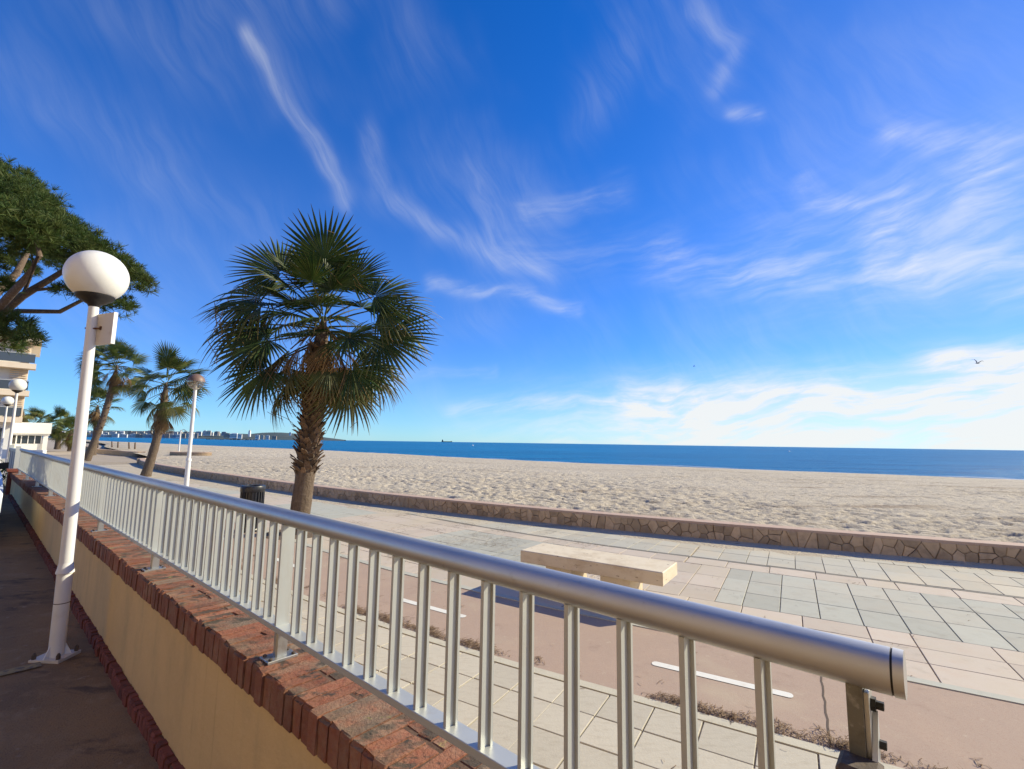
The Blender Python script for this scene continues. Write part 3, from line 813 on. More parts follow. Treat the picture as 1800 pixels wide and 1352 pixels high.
for i in range(n_b):
    x = X0 + 0.03 + PITCH_B * i + random.uniform(-0.002, 0.002)
    dz = random.uniform(-0.0035, 0.0025); dy = random.uniform(-0.006, 0.004); ry = random.gauss(0, 0.008); rz_ = random.gauss(0, 0.01)
    if i in split:
        o = obj('brick', random.choice(fronts), None, wall, (x, 0.1 - 0.074 + dy, 0.909 + dz)); o.rotation_euler = (0, ry, rz_)
        o = obj('brick', random.choice(backs), None, wall, (x, 0.1 - 0.148 - 0.056 + dy, 0.908 + dz)); o.rotation_euler = (0, ry, rz_)
    else:
        o = obj('brick', random.choice(full), None, wall, (x, 0.1 - 0.125 + dy, 0.909 + dz)); o.rotation_euler = (0, ry, rz_)
# end pier of the wall
mb = MB(); mb.box(X1 - 0.02, X1 + 0.36, -0.16, 0.14, 0.0, 0.99); mb.box(X1 - 0.05, X1 + 0.39, -0.19, 0.17, 0.99, 1.05)
obj('end_pier', mb, M['plinth_brick'], wall)

plinth = thing('brick_skirting', 'dark red brick skirting along the foot of the ochre wall', 'brick edging', (RAIL0[0], RAIL0[1], 0), BW_RZ)
pl = []
for k in range(5):
    me = rough_box(0.054, 0.05, 0.14, 400 + k, 0.005).mesh('brick'); me.materials.append(M['plinth_brick']); pl.append(me)
i = 0; x = 0.3
while x < 14.8:
    o = obj('brick', random.choice(pl), None, plinth, (x, 0.070 + 0.022 + random.uniform(-0.006, 0.008), park_z(x) + 0.005 + random.uniform(-0.008, 0.006)))
    o.rotation_euler = (random.gauss(0, 0.02), 0, random.gauss(0, 0.03)); x += 0.061
mb = MB(); n_ = 30
for k in range(n_):
    x = 0.25 + (14.8 - 0.25) * k / (n_ - 1)
    mb.v += [(x, 0.06, park_z(x) - 0.1), (x, 0.105, park_z(x) - 0.1), (x, 0.105, park_z(x) + 0.06), (x, 0.06, park_z(x) + 0.068)]
for k in range(n_ - 1):
    a = 4 * k; mb.f += [(a + 1, a + 5, a + 6, a + 2), (a + 2, a + 6, a + 7, a + 3)]
obj('mortar_fill', mb, M['mortar'], plinth)

# railing ---------------------------------------------------------------
rail = thing('railing', 'satin aluminium railing with round handrail and flat balusters on the brick topped wall', 'railing', (RAIL0[0], RAIL0[1], 0), BW_RZ)
HZ = CAM_H - 0.3345
RR = 0.0335
END = -1.517
RX1 = 14.9
mb = MB(); mb.tube([(END, 0, HZ), (2.6, 0, HZ), (8, 0, HZ), (RX1, 0, HZ)], RR, 32)
o = obj('handrail', mb, M['alu'], rail); smooth_by_angle(o)
mb = MB(); mb.tube([(END - 0.016, 0, HZ), (END - 0.003, 0, HZ)], [RR, RR + 0.0006], 32)
o = obj('end_cap', mb, M['alu'], rail); smooth_by_angle(o)
mb = MB(); mb.tube([(END - 0.0032, 0, HZ), (END + 0.0005, 0, HZ)], RR - 0.0012, 24)
obj('cap_seam', mb, M['black_rubber'], rail)
BZ1 = CAM_H - 0.772; BZ0 = BZ1 - 0.022
mb = MB(); mb.bevel_box(END + 0.03, RX1, -0.030, 0.026, BZ0, BZ1, 0.0015)
obj('bottom_rail', mb, M['alu_white'], rail)
SP = 0.1333
def baluster_mesh():
    z0, z1 = BZ1 - 0.001, HZ - RR * 0.86
    poly = [(-0.0055, 0.019), (-0.0055, -0.009), (-0.0130, -0.009), (-0.0130, -0.017), (0.0130, -0.017), (0.0130, -0.009), (0.0055, -0.009), (0.0055, 0.019)]
    mb = MB(); mb.prism(poly, z0, z1); return mb.mesh('baluster')
bal = baluster_mesh(); bal.materials.append(M['alu_white'])
post_me = MB().bevel_box(-0.0075, 0.0075, -0.031, 0.024, BZ1 - 0.001, HZ - RR * 0.8, 0.0005).mesh('post'); post_me.materials.append(M['alu_white'])
foot_me = MB(); foot_me.prism([(-0.010, 0.020), (-0.016, 0.014), (-0.016, -0.026), (0.016, -0.026), (0.016, 0.014), (0.010, 0.020)], 0.975, BZ0 + 0.001); foot_me = foot_me.mesh('foot'); foot_me.materials.append(M['steel'])
plate_me = MB().bevel_box(-0.042, 0.042, -0.062, 0.060, 0.966, 0.976, 0.0015).mesh('base_plate'); plate_me.materials.append(M['steel'])
bolt_me = MB().lathe([(0.008, 0.0), (0.008, 0.006), (0.0045, 0.008)], 8).mesh('bolt'); bolt_me.materials.append(M['dark_block'])
for k in range(-11, int(RX1 / SP)):
    x = SP * k
    if (k + 11) % 15 == 0:
        if k == -11: continue
        p = obj('post', post_me, None, rail, (x, 0, 0))
        obj('foot', foot_me, None, p); obj('base_plate', plate_me, None, p)
        for bx, by in ((-0.028, 0.045), (0.028, 0.045), (-0.028, -0.048), (0.028, -0.048)): obj('bolt', bolt_me, None, p, (bx, by, 0.976))
    else:
        obj('baluster', bal, None, rail, (x, 0, 0))
# end post with its bolted bracket
xe = SP * -11 - 0.004
M['tarnished'] = mat('tarnished_aluminium', (0.20, 0.19, 0.155), 0.45, 0.6, layers=[(22, (0.09, 0.08, 0.06), 0.42, 0.6, 0.8), (50, (0.40, 0.39, 0.34), 0.56, 0.7, 0.6)])
ep = obj('end_post', MB().bevel_box(xe - 0.010, xe + 0.011, -0.024, 0.018, 0.96, HZ - RR * 0.8, 0.0008), M['tarnished'], rail)
obj('flange_plate', MB().bevel_box(xe - 0.0165, xe - 0.0105, -0.034, 0.010, HZ - 0.165, HZ - 0.038, 0.0006), M['alu'], ep)
for zb in (HZ - 0.060, HZ - 0.116):
    mb = MB(); mb.tube([(xe - 0.016, -0.014, zb), (xe - 0.023, -0.014, zb)], 0.0105, 6); mb.tube([(xe - 0.023, -0.014, zb), (xe - 0.033, -0.014, zb)], 0.0065, 6)
    obj('bolt', mb, M['black_rubber'], ep)
mb = MB(); zt = HZ - 0.072
mb.add([(xe - 0.024, -0.022, zt), (xe - 0.017, -0.022, zt), (xe - 0.017, 0.040, zt - 0.085), (xe - 0.024, 0.040, zt - 0.085), (xe - 0.024, -0.026, zt - 0.035), (xe - 0.017, -0.026, zt - 0.035), (xe - 0.017, 0.012, zt - 0.11), (xe - 0.024, 0.012, zt - 0.11)],
       [(0, 1, 2, 3), (7, 6, 5, 4), (0, 3, 7, 4), (1, 5, 6, 2), (0, 4, 5, 1), (3, 2, 6, 7)])
obj('brace', mb, M['alu_white'], ep)
mb = MB(); mb.bevel_box(xe - 0.030, xe + 0.024, 0.010, 0.062, HZ - 0.34, HZ - 0.128, 0.006)
obj('clamp_block', mb, M['dark_block'], ep)

# ================================================================== LAMPS
def globe_lamp(loc, label, group, sign=False):
    x, y, z = loc
    t = thing('globe_lamp', label, 'street lamp', loc, 0, group)
    k = 1.0
    mb = MB(); mb.tube([(0, 0, 0), (0, 0, 0.66)], [0.049, 0.048], 20); o = obj('pole_base', mb, M['white_pole'], t); smooth_by_angle(o)
    mb = MB(); mb.lathe([(0.048, 0.615), (0.057, 0.62), (0.056, 0.632), (0.050, 0.655), (0.043, 0.70)], 20); o = obj('collar', mb, M['white_pole'], t); smooth_by_angle(o, 50)
    mb = MB(); mb.tube([(0, 0, 0.63), (0, 0, 1.6), (0, 0, 2.75)], [0.044, 0.040, 0.034], 20); o = obj('pole', mb, M['white_pole'], t); smooth_by_angle(o)
    mb = MB(); mb.tube([(0, 0, 0.40), (0, 0, 0.405)], 0.0502, 16); obj('band', mb, M['dark_block'], t)
    mb = MB(); mb.lathe([(0.036, 2.715), (0.045, 2.735), (0.07, 2.75), (0.122, 2.785), (0.130, 2.81), (0.122, 2.815)], 24); o = obj('globe_holder', mb, M['black_metal'], t); smooth_by_angle(o, 50)
    prof = []
    rad = 0.212; cz = 2.975
    for i in range(25):
        a = -math.pi / 2 + 0.62 + (math.pi - 0.62 - 0.03) * i / 24
        prof.append((rad * math.cos(a), cz + rad * math.sin(a) * 0.98))
    mb = MB(); mb.lathe(prof, 40); o = obj('globe', mb, M['opal'], t); smooth_by_angle(o, 60)
    mb = MB(); mb.box(-0.12, 0.10, -0.09, 0.10, -0.03, 0.022); obj('base_plate', mb, M['sign_back'], t)
    for (dx, dy) in ((-0.10, -0.07), (-0.10, 0.08), (0.08, -0.07), (0.08, 0.08)): obj('bolt', MB().lathe([(0.014, 0.0), (0.014, 0.03), (0.006, 0.045)], 6, (dx, dy, 0.02)), M['dark_block'], t)
    for a in (0.6, 2.6, 4.5):
        mb = MB(); c_, s_ = math.cos(a), math.sin(a); n_ = Vector((-s_, c_, 0)) * 0.004
        P = [Vector((c_ * 0.04, s_ * 0.04, 0.02)), Vector((c_ * 0.088, s_ * 0.088, 0.02)), Vector((c_ * 0.050, s_ * 0.050, 0.10)), Vector((c_ * 0.04, s_ * 0.04, 0.10))]
        mb.add([p + n_ for p in P] + [p - n_ for p in P], [(0, 1, 2, 3), (7, 6, 5, 4), (0, 4, 5, 1), (1, 5, 6, 2), (2, 6, 7, 3), (3, 7, 4, 0)])
        obj('gusset', mb, M['white_pole'], t)
    return t
lx = 3.50
p = bw(lx, -0.333, park_z(lx))
lamp1 = globe_lamp(p, 'white globe lamp in the parking with a small panel clamped to its pole', None)
lamp1.rotation_euler = (0, -0.014, 0)
for xx, o_, lab in ((20.5, 0.05, 'white globe lamp beyond the panel gate'), (31.0, 0.27, 'distant white globe lamp furthest along the wall line')):
    globe_lamp(bw(xx, o_, 0.50), lab, None)
terr = MB()
for x in (18.7, 40.0):
    for o_ in (-0.1, 1.0):
        for z in (-0.1, 0.50): terr.v.append(bw(x, o_, z))
terr.f += [(1, 3, 7, 5), (2, 6, 7, 3), (0, 1, 5, 4), (0, 2, 3, 1), (4, 5, 7, 6)]
struct('terrace', terr, M['kerb'])
# panel clamped to the near lamp
px, py, pz = p
sg = thing('sign_panel', 'small white panel seen from behind, clamped to the globe lamp pole', 'sign', (px - 0.006, py + 0.02, pz), R(-22.5))
obj('panel', MB().box(0.0, 0.225, -0.010, 0.014, 2.40, 2.655), M['sign_back'], sg)
obj('lit_edge', MB().box(0.222, 0.230, -0.012, 0.016, 2.399, 2.656), M['white_pole'], sg)  # lighter strip puts the sunlight on the panel's edge into its colour
mb = MB(); mb.tube([(-0.075, -0.02, 2.53), (-0.05, -0.055, 2.535), (-0.01, -0.048, 2.53), (0.035, -0.016, 2.535), (0.075, -0.014, 2.535)], 0.007, 8)
mb.tube([(0.07, -0.014, 2.52), (0.075, -0.014, 2.55)], 0.009, 6)
obj('clamp', mb, M['rust'], sg)

def cap_lamp(loc, label):
    t = thing('promenade_lamp', label, 'street lamp', loc)
    mb = MB(); mb.tube([(0, 0, 0), (0, 0, 1.05)], [0.085, 0.083], 16); o = obj('pole_base', mb, M['white_pole'], t); smooth_by_angle(o)
    mb = MB(); mb.lathe([(0.083, 1.0), (0.10, 1.01), (0.10, 1.05), (0.07, 1.12)], 16); o = obj('collar', mb, M['white_pole'], t); smooth_by_angle(o)
    mb = MB(); mb.tube([(0, 0, 1.05), (0, 0, 3.78)], [0.068, 0.06], 16); o = obj('pole', mb, M['white_pole'], t); smooth_by_angle(o)
    cz = 4.03; rad = 0.30
    lo = [(rad * math.cos(a), cz + rad * math.sin(a)) for a in np.linspace(-1.15, 0.02, 12)]
    hi = [((rad + 0.006) * math.cos(a), cz + (rad + 0.006) * math.sin(a)) for a in np.linspace(0.02, 1.53, 12)]
    mb = MB(); mb.lathe(lo, 28); o = obj('glass_bowl', mb, M['lamp_glass'], t); smooth_by_angle(o, 60)
    mb = MB(); mb.lathe(hi, 28); o = obj('cap', mb, M['brown_cap'], t); smooth_by_angle(o, 60)
    mb = MB(); mb.lathe([(0.07, 3.74), (0.13, 3.765), (0.12, 3.79), (0.05, 3.80), (0.045, 3.95), (0.04, 4.0)], 16); obj('lamp_holder', mb, M['sign_back'], t)
    return t
cap_lamp((-12.21, 18.45, 0), 'white promenade lamp with a brown domed cap over clear glass')

# ================================================================== BENCH, BIN
bA, bB = np.array((0.145, 6.50)), np.array((1.685, 5.48))
bd = (bB - bA) / np.linalg.norm(bB - bA); brz = math.atan2(bd[1], bd[0])
bl = float(np.linalg.norm(bB - bA))
bench = thing('stone_bench', 'pale travertine bench with a thick slab seat beside the cycle lane', 'bench', (bA[0], bA[1], 0), brz)
def stone_block(x0, x1, y0, y1, z0, z1, b):
    mb = MB()
    lv = [(z0, b), (z0 + b, 0), (z1 - b, 0), (z1, b)]
    for z, i in lv:
        mb.v += [(x0 + i, y0 + i, z), (x1 - i, y0 + i, z), (x1 - i, y1 - i, z), (x0 + i, y1 - i, z)]
    for l in range(3):
        for k in range(4):
            a = 4 * l + k; b_ = 4 * l + (k + 1) % 4; mb.f.append((a, b_, b_ + 4, a + 4))
    mb.f += [(3, 2, 1, 0), (12, 13, 14, 15)]
    return mb
obj('seat', stone_block(0, bl, 0, 0.585, 0.33, 0.48, 0.008), M['travertine'], bench)
for x0 in (0.35, 1.09):
    obj('leg', stone_block(x0, x0 + 0.36, 0.05, 0.50, 0.0, 0.333, 0.006), M['travertine'], bench)

bx, by = -5.33, 10.15
bin_ = thing('litter_bin', 'round black slatted litter bin beside the large fan palm', 'litter bin', (bx, by, 0))
mb = MB(); mb.lathe([(0.20, 0.02), (0.20, 0.06), (0.205, 0.82), (0.195, 0.82)], 24); o = obj('liner', mb, M['bin'], bin_); smooth_by_angle(o)
mb = MB(); mb.lathe([(0.225, 0.79), (0.232, 0.80), (0.232, 0.90), (0.222, 0.915), (0.18, 0.915), (0.175, 0.89), (0.175, 0.82)], 28); o = obj('rim', mb, M['bin'], bin_); smooth_by_angle(o)
slat = MB().box(-0.014, 0.014, 0.205, 0.225, 0.07, 0.80).mesh('slat'); slat.materials.append(M['bin'])
for k in range(24): obj('slat', slat, None, bin_, (0, 0, 0), 2 * math.pi * k / 24)
mb = MB(); mb.lathe([(0.10, 0.0), (0.21, 0.0), (0.225, 0.04), (0.21, 0.07)], 20); obj('base', mb, M['bin'], bin_)

# ================================================================== LOW STONE WALL
sw = thing('stone_wall', 'low crazy-stone wall with a pinkish coping between promenade and sand', 'wall')
ws = np.linspace(1.2, wall_s[-1] - 1, 220)
path = [wall_at(s) for s in ws]
WT = 0.345
mb = MB(); mb.sweep(path, [(0.02, -0.06), (0.02, WT - 0.04), (0.30, WT - 0.04), (0.30, -0.06)]); obj('core', mb, M['stone_joint'], sw)
mb = MB(); mb.sweep(path, [(-0.012, WT - 0.045), (-0.012, WT - 0.005), (-0.004, WT), (0.315, WT), (0.322, WT - 0.008), (0.322, WT - 0.045)]); obj('coping', mb, M['wall_coping'], sw)
# rounded left end
p0, d0, n0 = wall_frame(1.3)
mb = MB(); arc = [p0 + n0 * 0.16 - d0 * 0.0 + (-(d0) * math.sin(a) - n0 * math.cos(a)) * 1.2 + n0 * 1.04 for a in np.linspace(0, 2.0, 14)]
arc = arc[::-1]
mb.sweep(arc, [(-0.16, -0.06), (-0.16, WT - 0.002), (0.14, WT - 0.002), (0.14, -0.06)]); obj('return_end', mb, M['stone'], sw)

def clip(poly, a, b, c):
    """keep a x + b y <= c"""
    out = []
    for i in range(len(poly)):
        p, q = poly[i], poly[(i + 1) % len(poly)]
        dp = a * p[0] + b * p[1] - c; dq = a * q[0] + b * q[1] - c
        if dp <= 0: out.append(p)
        if dp * dq < 0:
            t = dp / (dp - dq); out.append((p[0] + (q[0] - p[0]) * t, p[1] + (q[1] - p[1]) * t))
    return out
def stones_between(sa, sb, cell):
    hgt = WT - 0.045
    seeds = []
    n_ = int((sb - sa) / cell)
    for i in range(n_):
        r_ = random.random()
        if r_ < 0.28: ys_ = [hgt * 0.5 + random.uniform(-.05, .05)]
        elif r_ < 0.8: ys_ = [hgt * 0.24 + random.uniform(-.05, .05), hgt * 0.78 + random.uniform(-.05, .05)]
        else: ys_ = [hgt * 0.16, hgt * 0.5 + random.uniform(-.03, .03), hgt * 0.84]
        for y_ in ys_: seeds.append((sa + (i + 0.5) * cell + random.uniform(-0.4, 0.4) * cell, y_))
    out = []
    for i, (x, y) in enumerate(seeds):
        poly = [(x - 0.4, -0.02), (x + 0.4, -0.02), (x + 0.4, hgt), (x - 0.4, hgt)]
        for j, (u, v) in enumerate(seeds):
            if i == j or abs(u - x) > 0.9: continue
            a, b = u - x, v - y; L = math.hypot(a, b); a /= L; b /= L
            poly = clip(poly, a, b, a * (x + u) / 2 + b * (y + v) / 2 - random.uniform(0.001, 0.006))
            if len(poly) < 3: break
        if len(poly) >= 3: out.append((x, y, poly))
    return out
def stone_piece(x, y, poly, mb):
    p, d, nr = wall_frame(x)
    depth = random.uniform(0.010, 0.030); tilt = random.uniform(-0.04, 0.04); tl2 = random.uniform(-0.04, 0.04)
    cx_ = sum(q[0] for q in poly) / len(poly); cy_ = sum(q[1] for q in poly) / len(poly)
    def W(u, v, o_):
        q = p + d * (u - x) - nr * o_
        return (q[0], q[1], v)
    n_ = len(poly); vs_ = []
    for u, v in poly: vs_.append(W(u, v, -0.03))
    for u, v in poly: vs_.append(W(u, v, depth - 0.008 + tilt * (u - cx_)))
    for u, v in poly:
        uu, vv_ = cx_ + (u - cx_) * 0.86, cy_ + (v - cy_) * 0.86
        vs_.append(W(uu, vv_, depth + tilt * (u - cx_) + tl2 * (v - cy_) + random.uniform(-0.002, 0.002)))
    fs = [tuple(range(2 * n_, 3 * n_))]
    for l in (0, 1):
        for i in range(n_):
            a, b = l * n_ + i, l * n_ + (i + 1) % n_; fs.append((a, b, b + n_, a + n_))
    mb.add(vs_, fs)
st_all = stones_between(s_near - 15, s_near + 9.2, 0.16)
st_all.sort(key=lambda q: -q[0])
for q in st_all[:300]:
    mb = MB(); stone_piece(*q, mb); obj('stone', mb, M['stone'], sw)
rest = MB()
for q in st_all[300:] + stones_between(2.0, s_near - 15, 0.24): stone_piece(*q, rest)
o = obj('distant_stones', rest, M['stone'], sw); o['kind'] = 'stuff'

def far_wall(pts, label, name='garden_wall', h=0.5, th=0.3, m='stone', cat='wall'):
    c_ = catmull(pts, 6)
    t = thing(name, label, cat, (c_[0][0], c_[0][1], 0))
    loc = c_ - c_[0]
    mb = MB(); mb.sweep(loc, [(0, -0.1), (0, h - 0.05), (th, h - 0.05), (th, -0.1)]); obj('core', mb, M[m], t)
    mb = MB(); mb.sweep(loc, [(-0.02, h - 0.05), (-0.02, h), (th + 0.02, h), (th + 0.02, h - 0.05)]); obj('coping', mb, M['wall_coping'] if m == 'stone' else M[m], t)
    return t
far_wall([(-75, 84), (-62, 71), (-51, 59.5), (-44, 53.5), (-38.9, 49.6), (-37.5, 49.9)], 'low stone wall continuing along the promenade past the beach ramp', 'stone_wall', 0.42)
th_ = np.linspace(math.pi * 0.85, math.pi * 1.95, 9)
far_wall([(-29.2 + 1.9 * math.cos(a), 44.6 + 1.3 * math.sin(a)) for a in th_], 'small curved stone planter wall standing alone on the sand', 'planter_wall', 0.62)

# ================================================================== PALMS
def frond_mesh(seed, pet, blade, nseg, fan, droop, cup, dry, fold=0.35):
    """fan-palm leaf growing along +X: petiole then a pleated blade split into drooping segments"""
    r_ = random.Random(seed)
    mb = MB(); mb.smooth = False
    # petiole (flattened, arching)
    P = [Vector((pet * t, 0, 0.10 * pet * math.sin(t * 1.6) - 0.05 * pet * t * t)) for t in (0, 0.25, 0.5, 0.75, 1.0)]
    rad = [0.022, 0.018, 0.015, 0.012, 0.010]
    o = len(mb.v)
    mb.tube(P, rad, 5)
    mb.age += [0.10] * (len(mb.v) - o)
    hub = P[-1]; dirx = (P[-1] - P[-2]).normalized()
    side = Vector((0, 1, 0)); nrm = dirx.cross(side).normalized() * -1
    if nrm.z < 0: nrm = -nrm
    steps = (0.04, 0.30, 0.52, 0.68, 0.82, 0.93, 1.0)
    for j in range(nseg):
        u = (j + 0.5) / nseg * 2 - 1
        psi = u * fan / 2
        L = blade * (0.78 + 0.22 * math.cos(psi * 0.75)) * r_.uniform(0.90, 1.06)
        dvec = dirx * math.cos(psi) + side * math.sin(psi) + nrm * (cup * (abs(u) ** 1.5) * 0.8 + r_.uniform(-0.03, 0.03))
        dvec.normalize()
        tang = (-dirx * math.sin(psi) + side * math.cos(psi)).normalized()
        dpsi = fan / nseg
        dr = droop * r_.uniform(0.6, 1.5); tw = r_.uniform(-0.25, 0.25) * droop
        agej = max(0, min(1, dry + r_.uniform(-0.25, 0.25)))
        o = len(mb.v)
        joined = r_.uniform(0.48, 0.60)
        for t in steps:
            c = hub + dvec * (L * t) + Vector((0, 0, -1)) * (L * dr * max(0, t - 0.35) ** 2 * 1.6) + tang * (tw * L * max(0, t - 0.5) ** 2)
            if t <= joined: w = L * t * math.tan(dpsi / 2) * 1.02
            else: w = L * joined * math.tan(dpsi / 2) * max(0.03, (1 - t) / (1 - joined)) ** 0.8
            f = fold * w
            mb.v += [tuple(c - tang * w - nrm * f), tuple(c + nrm * f), tuple(c + tang * w - nrm * f)]
            a = min(1, agej * (0.25 + 0.4 * t) + max(0, t - 0.80) * (2.2 if dry > 0.05 else 1.2))
            mb.age += [a, a, a]
        for k in range(len(steps) - 1):
            b = o + 3 * k
            mb.f += [(b, b + 1, b + 4, b + 3), (b + 1, b + 2, b + 5, b + 4)]
    # loose curly fibres hanging from the blade
    for k in range(7 if dry > 0.05 else 3):
        psi = r_.uniform(-fan / 2, fan / 2) * 0.9
        s0 = hub + (dirx * math.cos(psi) + side * math.sin(psi)) * blade * r_.uniform(0.45, 0.75)
        ln = blade * r_.uniform(0.25, 0.55)
        o = len(mb.v); pts = [s0 + Vector((r_.uniform(-.03, .03), r_.uniform(-.03, .03), -ln * t)) for t in (0, .35, .7, 1)]
        for p_ in pts: mb.v += [tuple(p_ + Vector((0.004, 0.003, 0))), tuple(p_ - Vector((0.004, 0.003, 0)))]
        mb.age += [0.85] * 8
        for q in range(3): mb.f.append((o + 2 * q, o + 2 * q + 1, o + 2 * q + 3, o + 2 * q + 2))
    return mb.mesh('frond')
FR = {}
def fr(kind, key):
    if (kind, key) not in FR:
        sd_ = hash((kind, key)) % 9999 if False else (ord(kind[0]) * 131 + key * 17)
        if kind == 'young': me_ = frond_mesh(sd_, 0.66, 0.86, 34, R(250), 0.08, 0.30, 0.0)
        elif kind == 'flat': me_ = frond_mesh(sd_, 1.0, 1.02, 38, R(235), 0.20, 0.12, 0.05)
        elif kind == 'droop': me_ = frond_mesh(sd_, 1.05, 1.06, 36, R(220), 0.48, -0.05, 0.16)
        elif kind == 'old': me_ = frond_mesh(sd_, 0.98, 0.98, 32, R(190), 0.42, -0.30, 0.42)
        else: me_ = frond_mesh(sd_, 0.55, 0.85, 22, R(70), 0.35, -0.5, 0.9, 0.6)
        me_.materials.append(M['dead_frond'] if kind == 'dead' else M['frond'])
        FR[(kind, key)] = me_
    return FR[(kind, key)]
LIGHT = [False]
def add_frond(root, org, kind, az_deg, el_deg, roll_deg, scale=1.0, key=None):
    """az measured clockwise from +Y (away from the promenade viewer), el above horizontal"""
    me_ = fr(kind, random.randrange(4) if key is None else key)
    o = obj('frond', me_, None, root)
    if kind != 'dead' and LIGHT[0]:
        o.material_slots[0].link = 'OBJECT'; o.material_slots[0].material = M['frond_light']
    a, e = R(az_deg), R(el_deg)
    d = Vector((math.sin(a) * math.cos(e), math.cos(a) * math.cos(e), math.sin(e)))
    z = Vector((0, 0, 1)) if abs(e) < R(88) else Vector((1, 0, 0))
    y = z.cross(d).normalized(); zz = d.cross(y).normalized()
    m3 = Matrix((d, y, zz)).transposed()
    m3 = m3 @ Matrix.Rotation(R(roll_deg), 3, 'X')
    m4 = m3.to_4x4() @ Matrix.Scale(scale, 4)
    m4.translation = Vector(org) + d * 0.10 * scale
    o.matrix_local = m4
    return o
def boot_mesh(seed):
    r_ = random.Random(seed)
    w, l, t = 0.058, 0.16, 0.016
    mb = MB()
    pr = [(-w, 0, 0), (w, 0, 0), (w * 0.75, 0.035, l * 0.6), (-w * 0.75, 0.035, l * 0.6)]
    v = [(-w, 0.0, 0), (w, 0.0, 0), (w * 0.78, 0.045, l * 0.55), (-w * 0.78, 0.045, l * 0.55), (w * 0.45 + r_.uniform(-.01, .01), 0.10, l * r_.uniform(.85, 1.05)), (-w * 0.1, 0.085, l * 0.80), (-w * 0.55, 0.105, l * r_.uniform(.8, 1.0))]
    v2 = [(x, y - t, z) for x, y, z in v]
    mb.add(v + v2, [(0, 1, 2, 3), (3, 2, 4, 5), (3, 5, 6), (8, 7, 10, 9), (9, 10, 12, 11), (10, 13, 12), (0, 7, 8, 1), (1, 8, 9, 2), (2, 9, 11, 4), (4, 11, 12, 5), (5, 12, 13, 6), (6, 13, 10, 3), (3, 10, 7, 0)])
    me_ = mb.mesh('leaf_base'); me_.materials.append(M['boot']); return me_
boots = [boot_mesh(k) for k in range(5)]
def palm(base, top, r0, r1, label, fronds, n_boot=0, boot_from=0.3, scale=1.0, dead=8, bend=0.0, group=None, skirt=0.0):
    base, top = Vector(base), Vector(top)
    t = thing('fan_palm', label, 'palm tree', base, 0, group)
    L = top - base
    pts, rad = [], []
    n_ = 22
    for i in range(n_ + 1):
        u = i / n_
        p_ = L * u + Vector((bend * math.sin(math.pi * u), 0, 0))
        pts.append(p_)
        rr = r0 + (r1 - r0) * u
        rr *= (1 if u < 0.85 else 1 - 0.7 * (u - 0.85) / 0.15)
        rr *= 1 + 0.16 * math.exp(-u * 14) + 0.025 * math.sin(i * 2.3)
        rad.append(rr)
    mb = MB(); mb.tube(pts, rad, 20); o = obj('trunk', mb, M['trunk'], t); smooth_by_angle(o, 60)
    H_ = L.length
    k = 0
    if n_boot:
        for i in range(n_boot):
            u = boot_from + (0.86 - boot_from) * i / n_boot
            a = i * 2.39996
            j = min(int(u * n_), n_ - 1)
            p_ = pts[j].lerp(pts[j + 1], u * n_ - j)
            rr = rad[j] * 0.98
            o = obj('leaf_base', boots[i % 5], None, t)
            dcur = (pts[j + 1] - pts[j]).normalized()
            s_ = scale * random.uniform(0.85, 1.25)
            o.matrix_local = Matrix.Translation(p_ + Vector((-math.sin(a) * rr, math.cos(a) * rr, 0))) @ Matrix.Rotation(a, 4, 'Z') @ Matrix.Rotation(random.uniform(-0.32, 0.12), 4, 'X') @ Matrix.Rotation(random.uniform(-.15, .15), 4, 'Y') @ Matrix.Scale(s_, 4)
    org = pts[-1] - Vector((0, 0, 0.05))
    for f_ in fronds:
        kind, a, e, rl = f_[:4]; sc_ = (f_[4] if len(f_) > 4 else 1.0) * scale
        zoff = f_[5] if len(f_) > 5 else 0.0
        add_frond(t, org + Vector((0, 0, zoff * scale)), kind, a, e, rl, sc_)
    for i in range(dead):
        a = i * 137.5 + 20
        add_frond(t, org + Vector((0, 0, -0.25 * scale - skirt * random.random())), 'dead', a, random.uniform(-84, -62), random.uniform(-30, 30), scale * random.uniform(0.75, 1.05))
    return t
def auto_crown(n, seed, lo=-50, hi=82):
    r_ = random.Random(seed); out = []
    for i in range(n):
        u = i / (n - 1)
        e = hi - (hi - lo) * u ** 0.85
        a = (i * 137.508 + r_.uniform(-14, 14)) % 360
        kind = 'young' if e > 50 else 'flat' if e > 12 else 'droop' if e > -22 else 'old'
        out.append((kind, a, e + r_.uniform(-6, 6), r_.uniform(-28, 28), r_.uniform(0.85, 1.08), -0.25 * u))
    return out
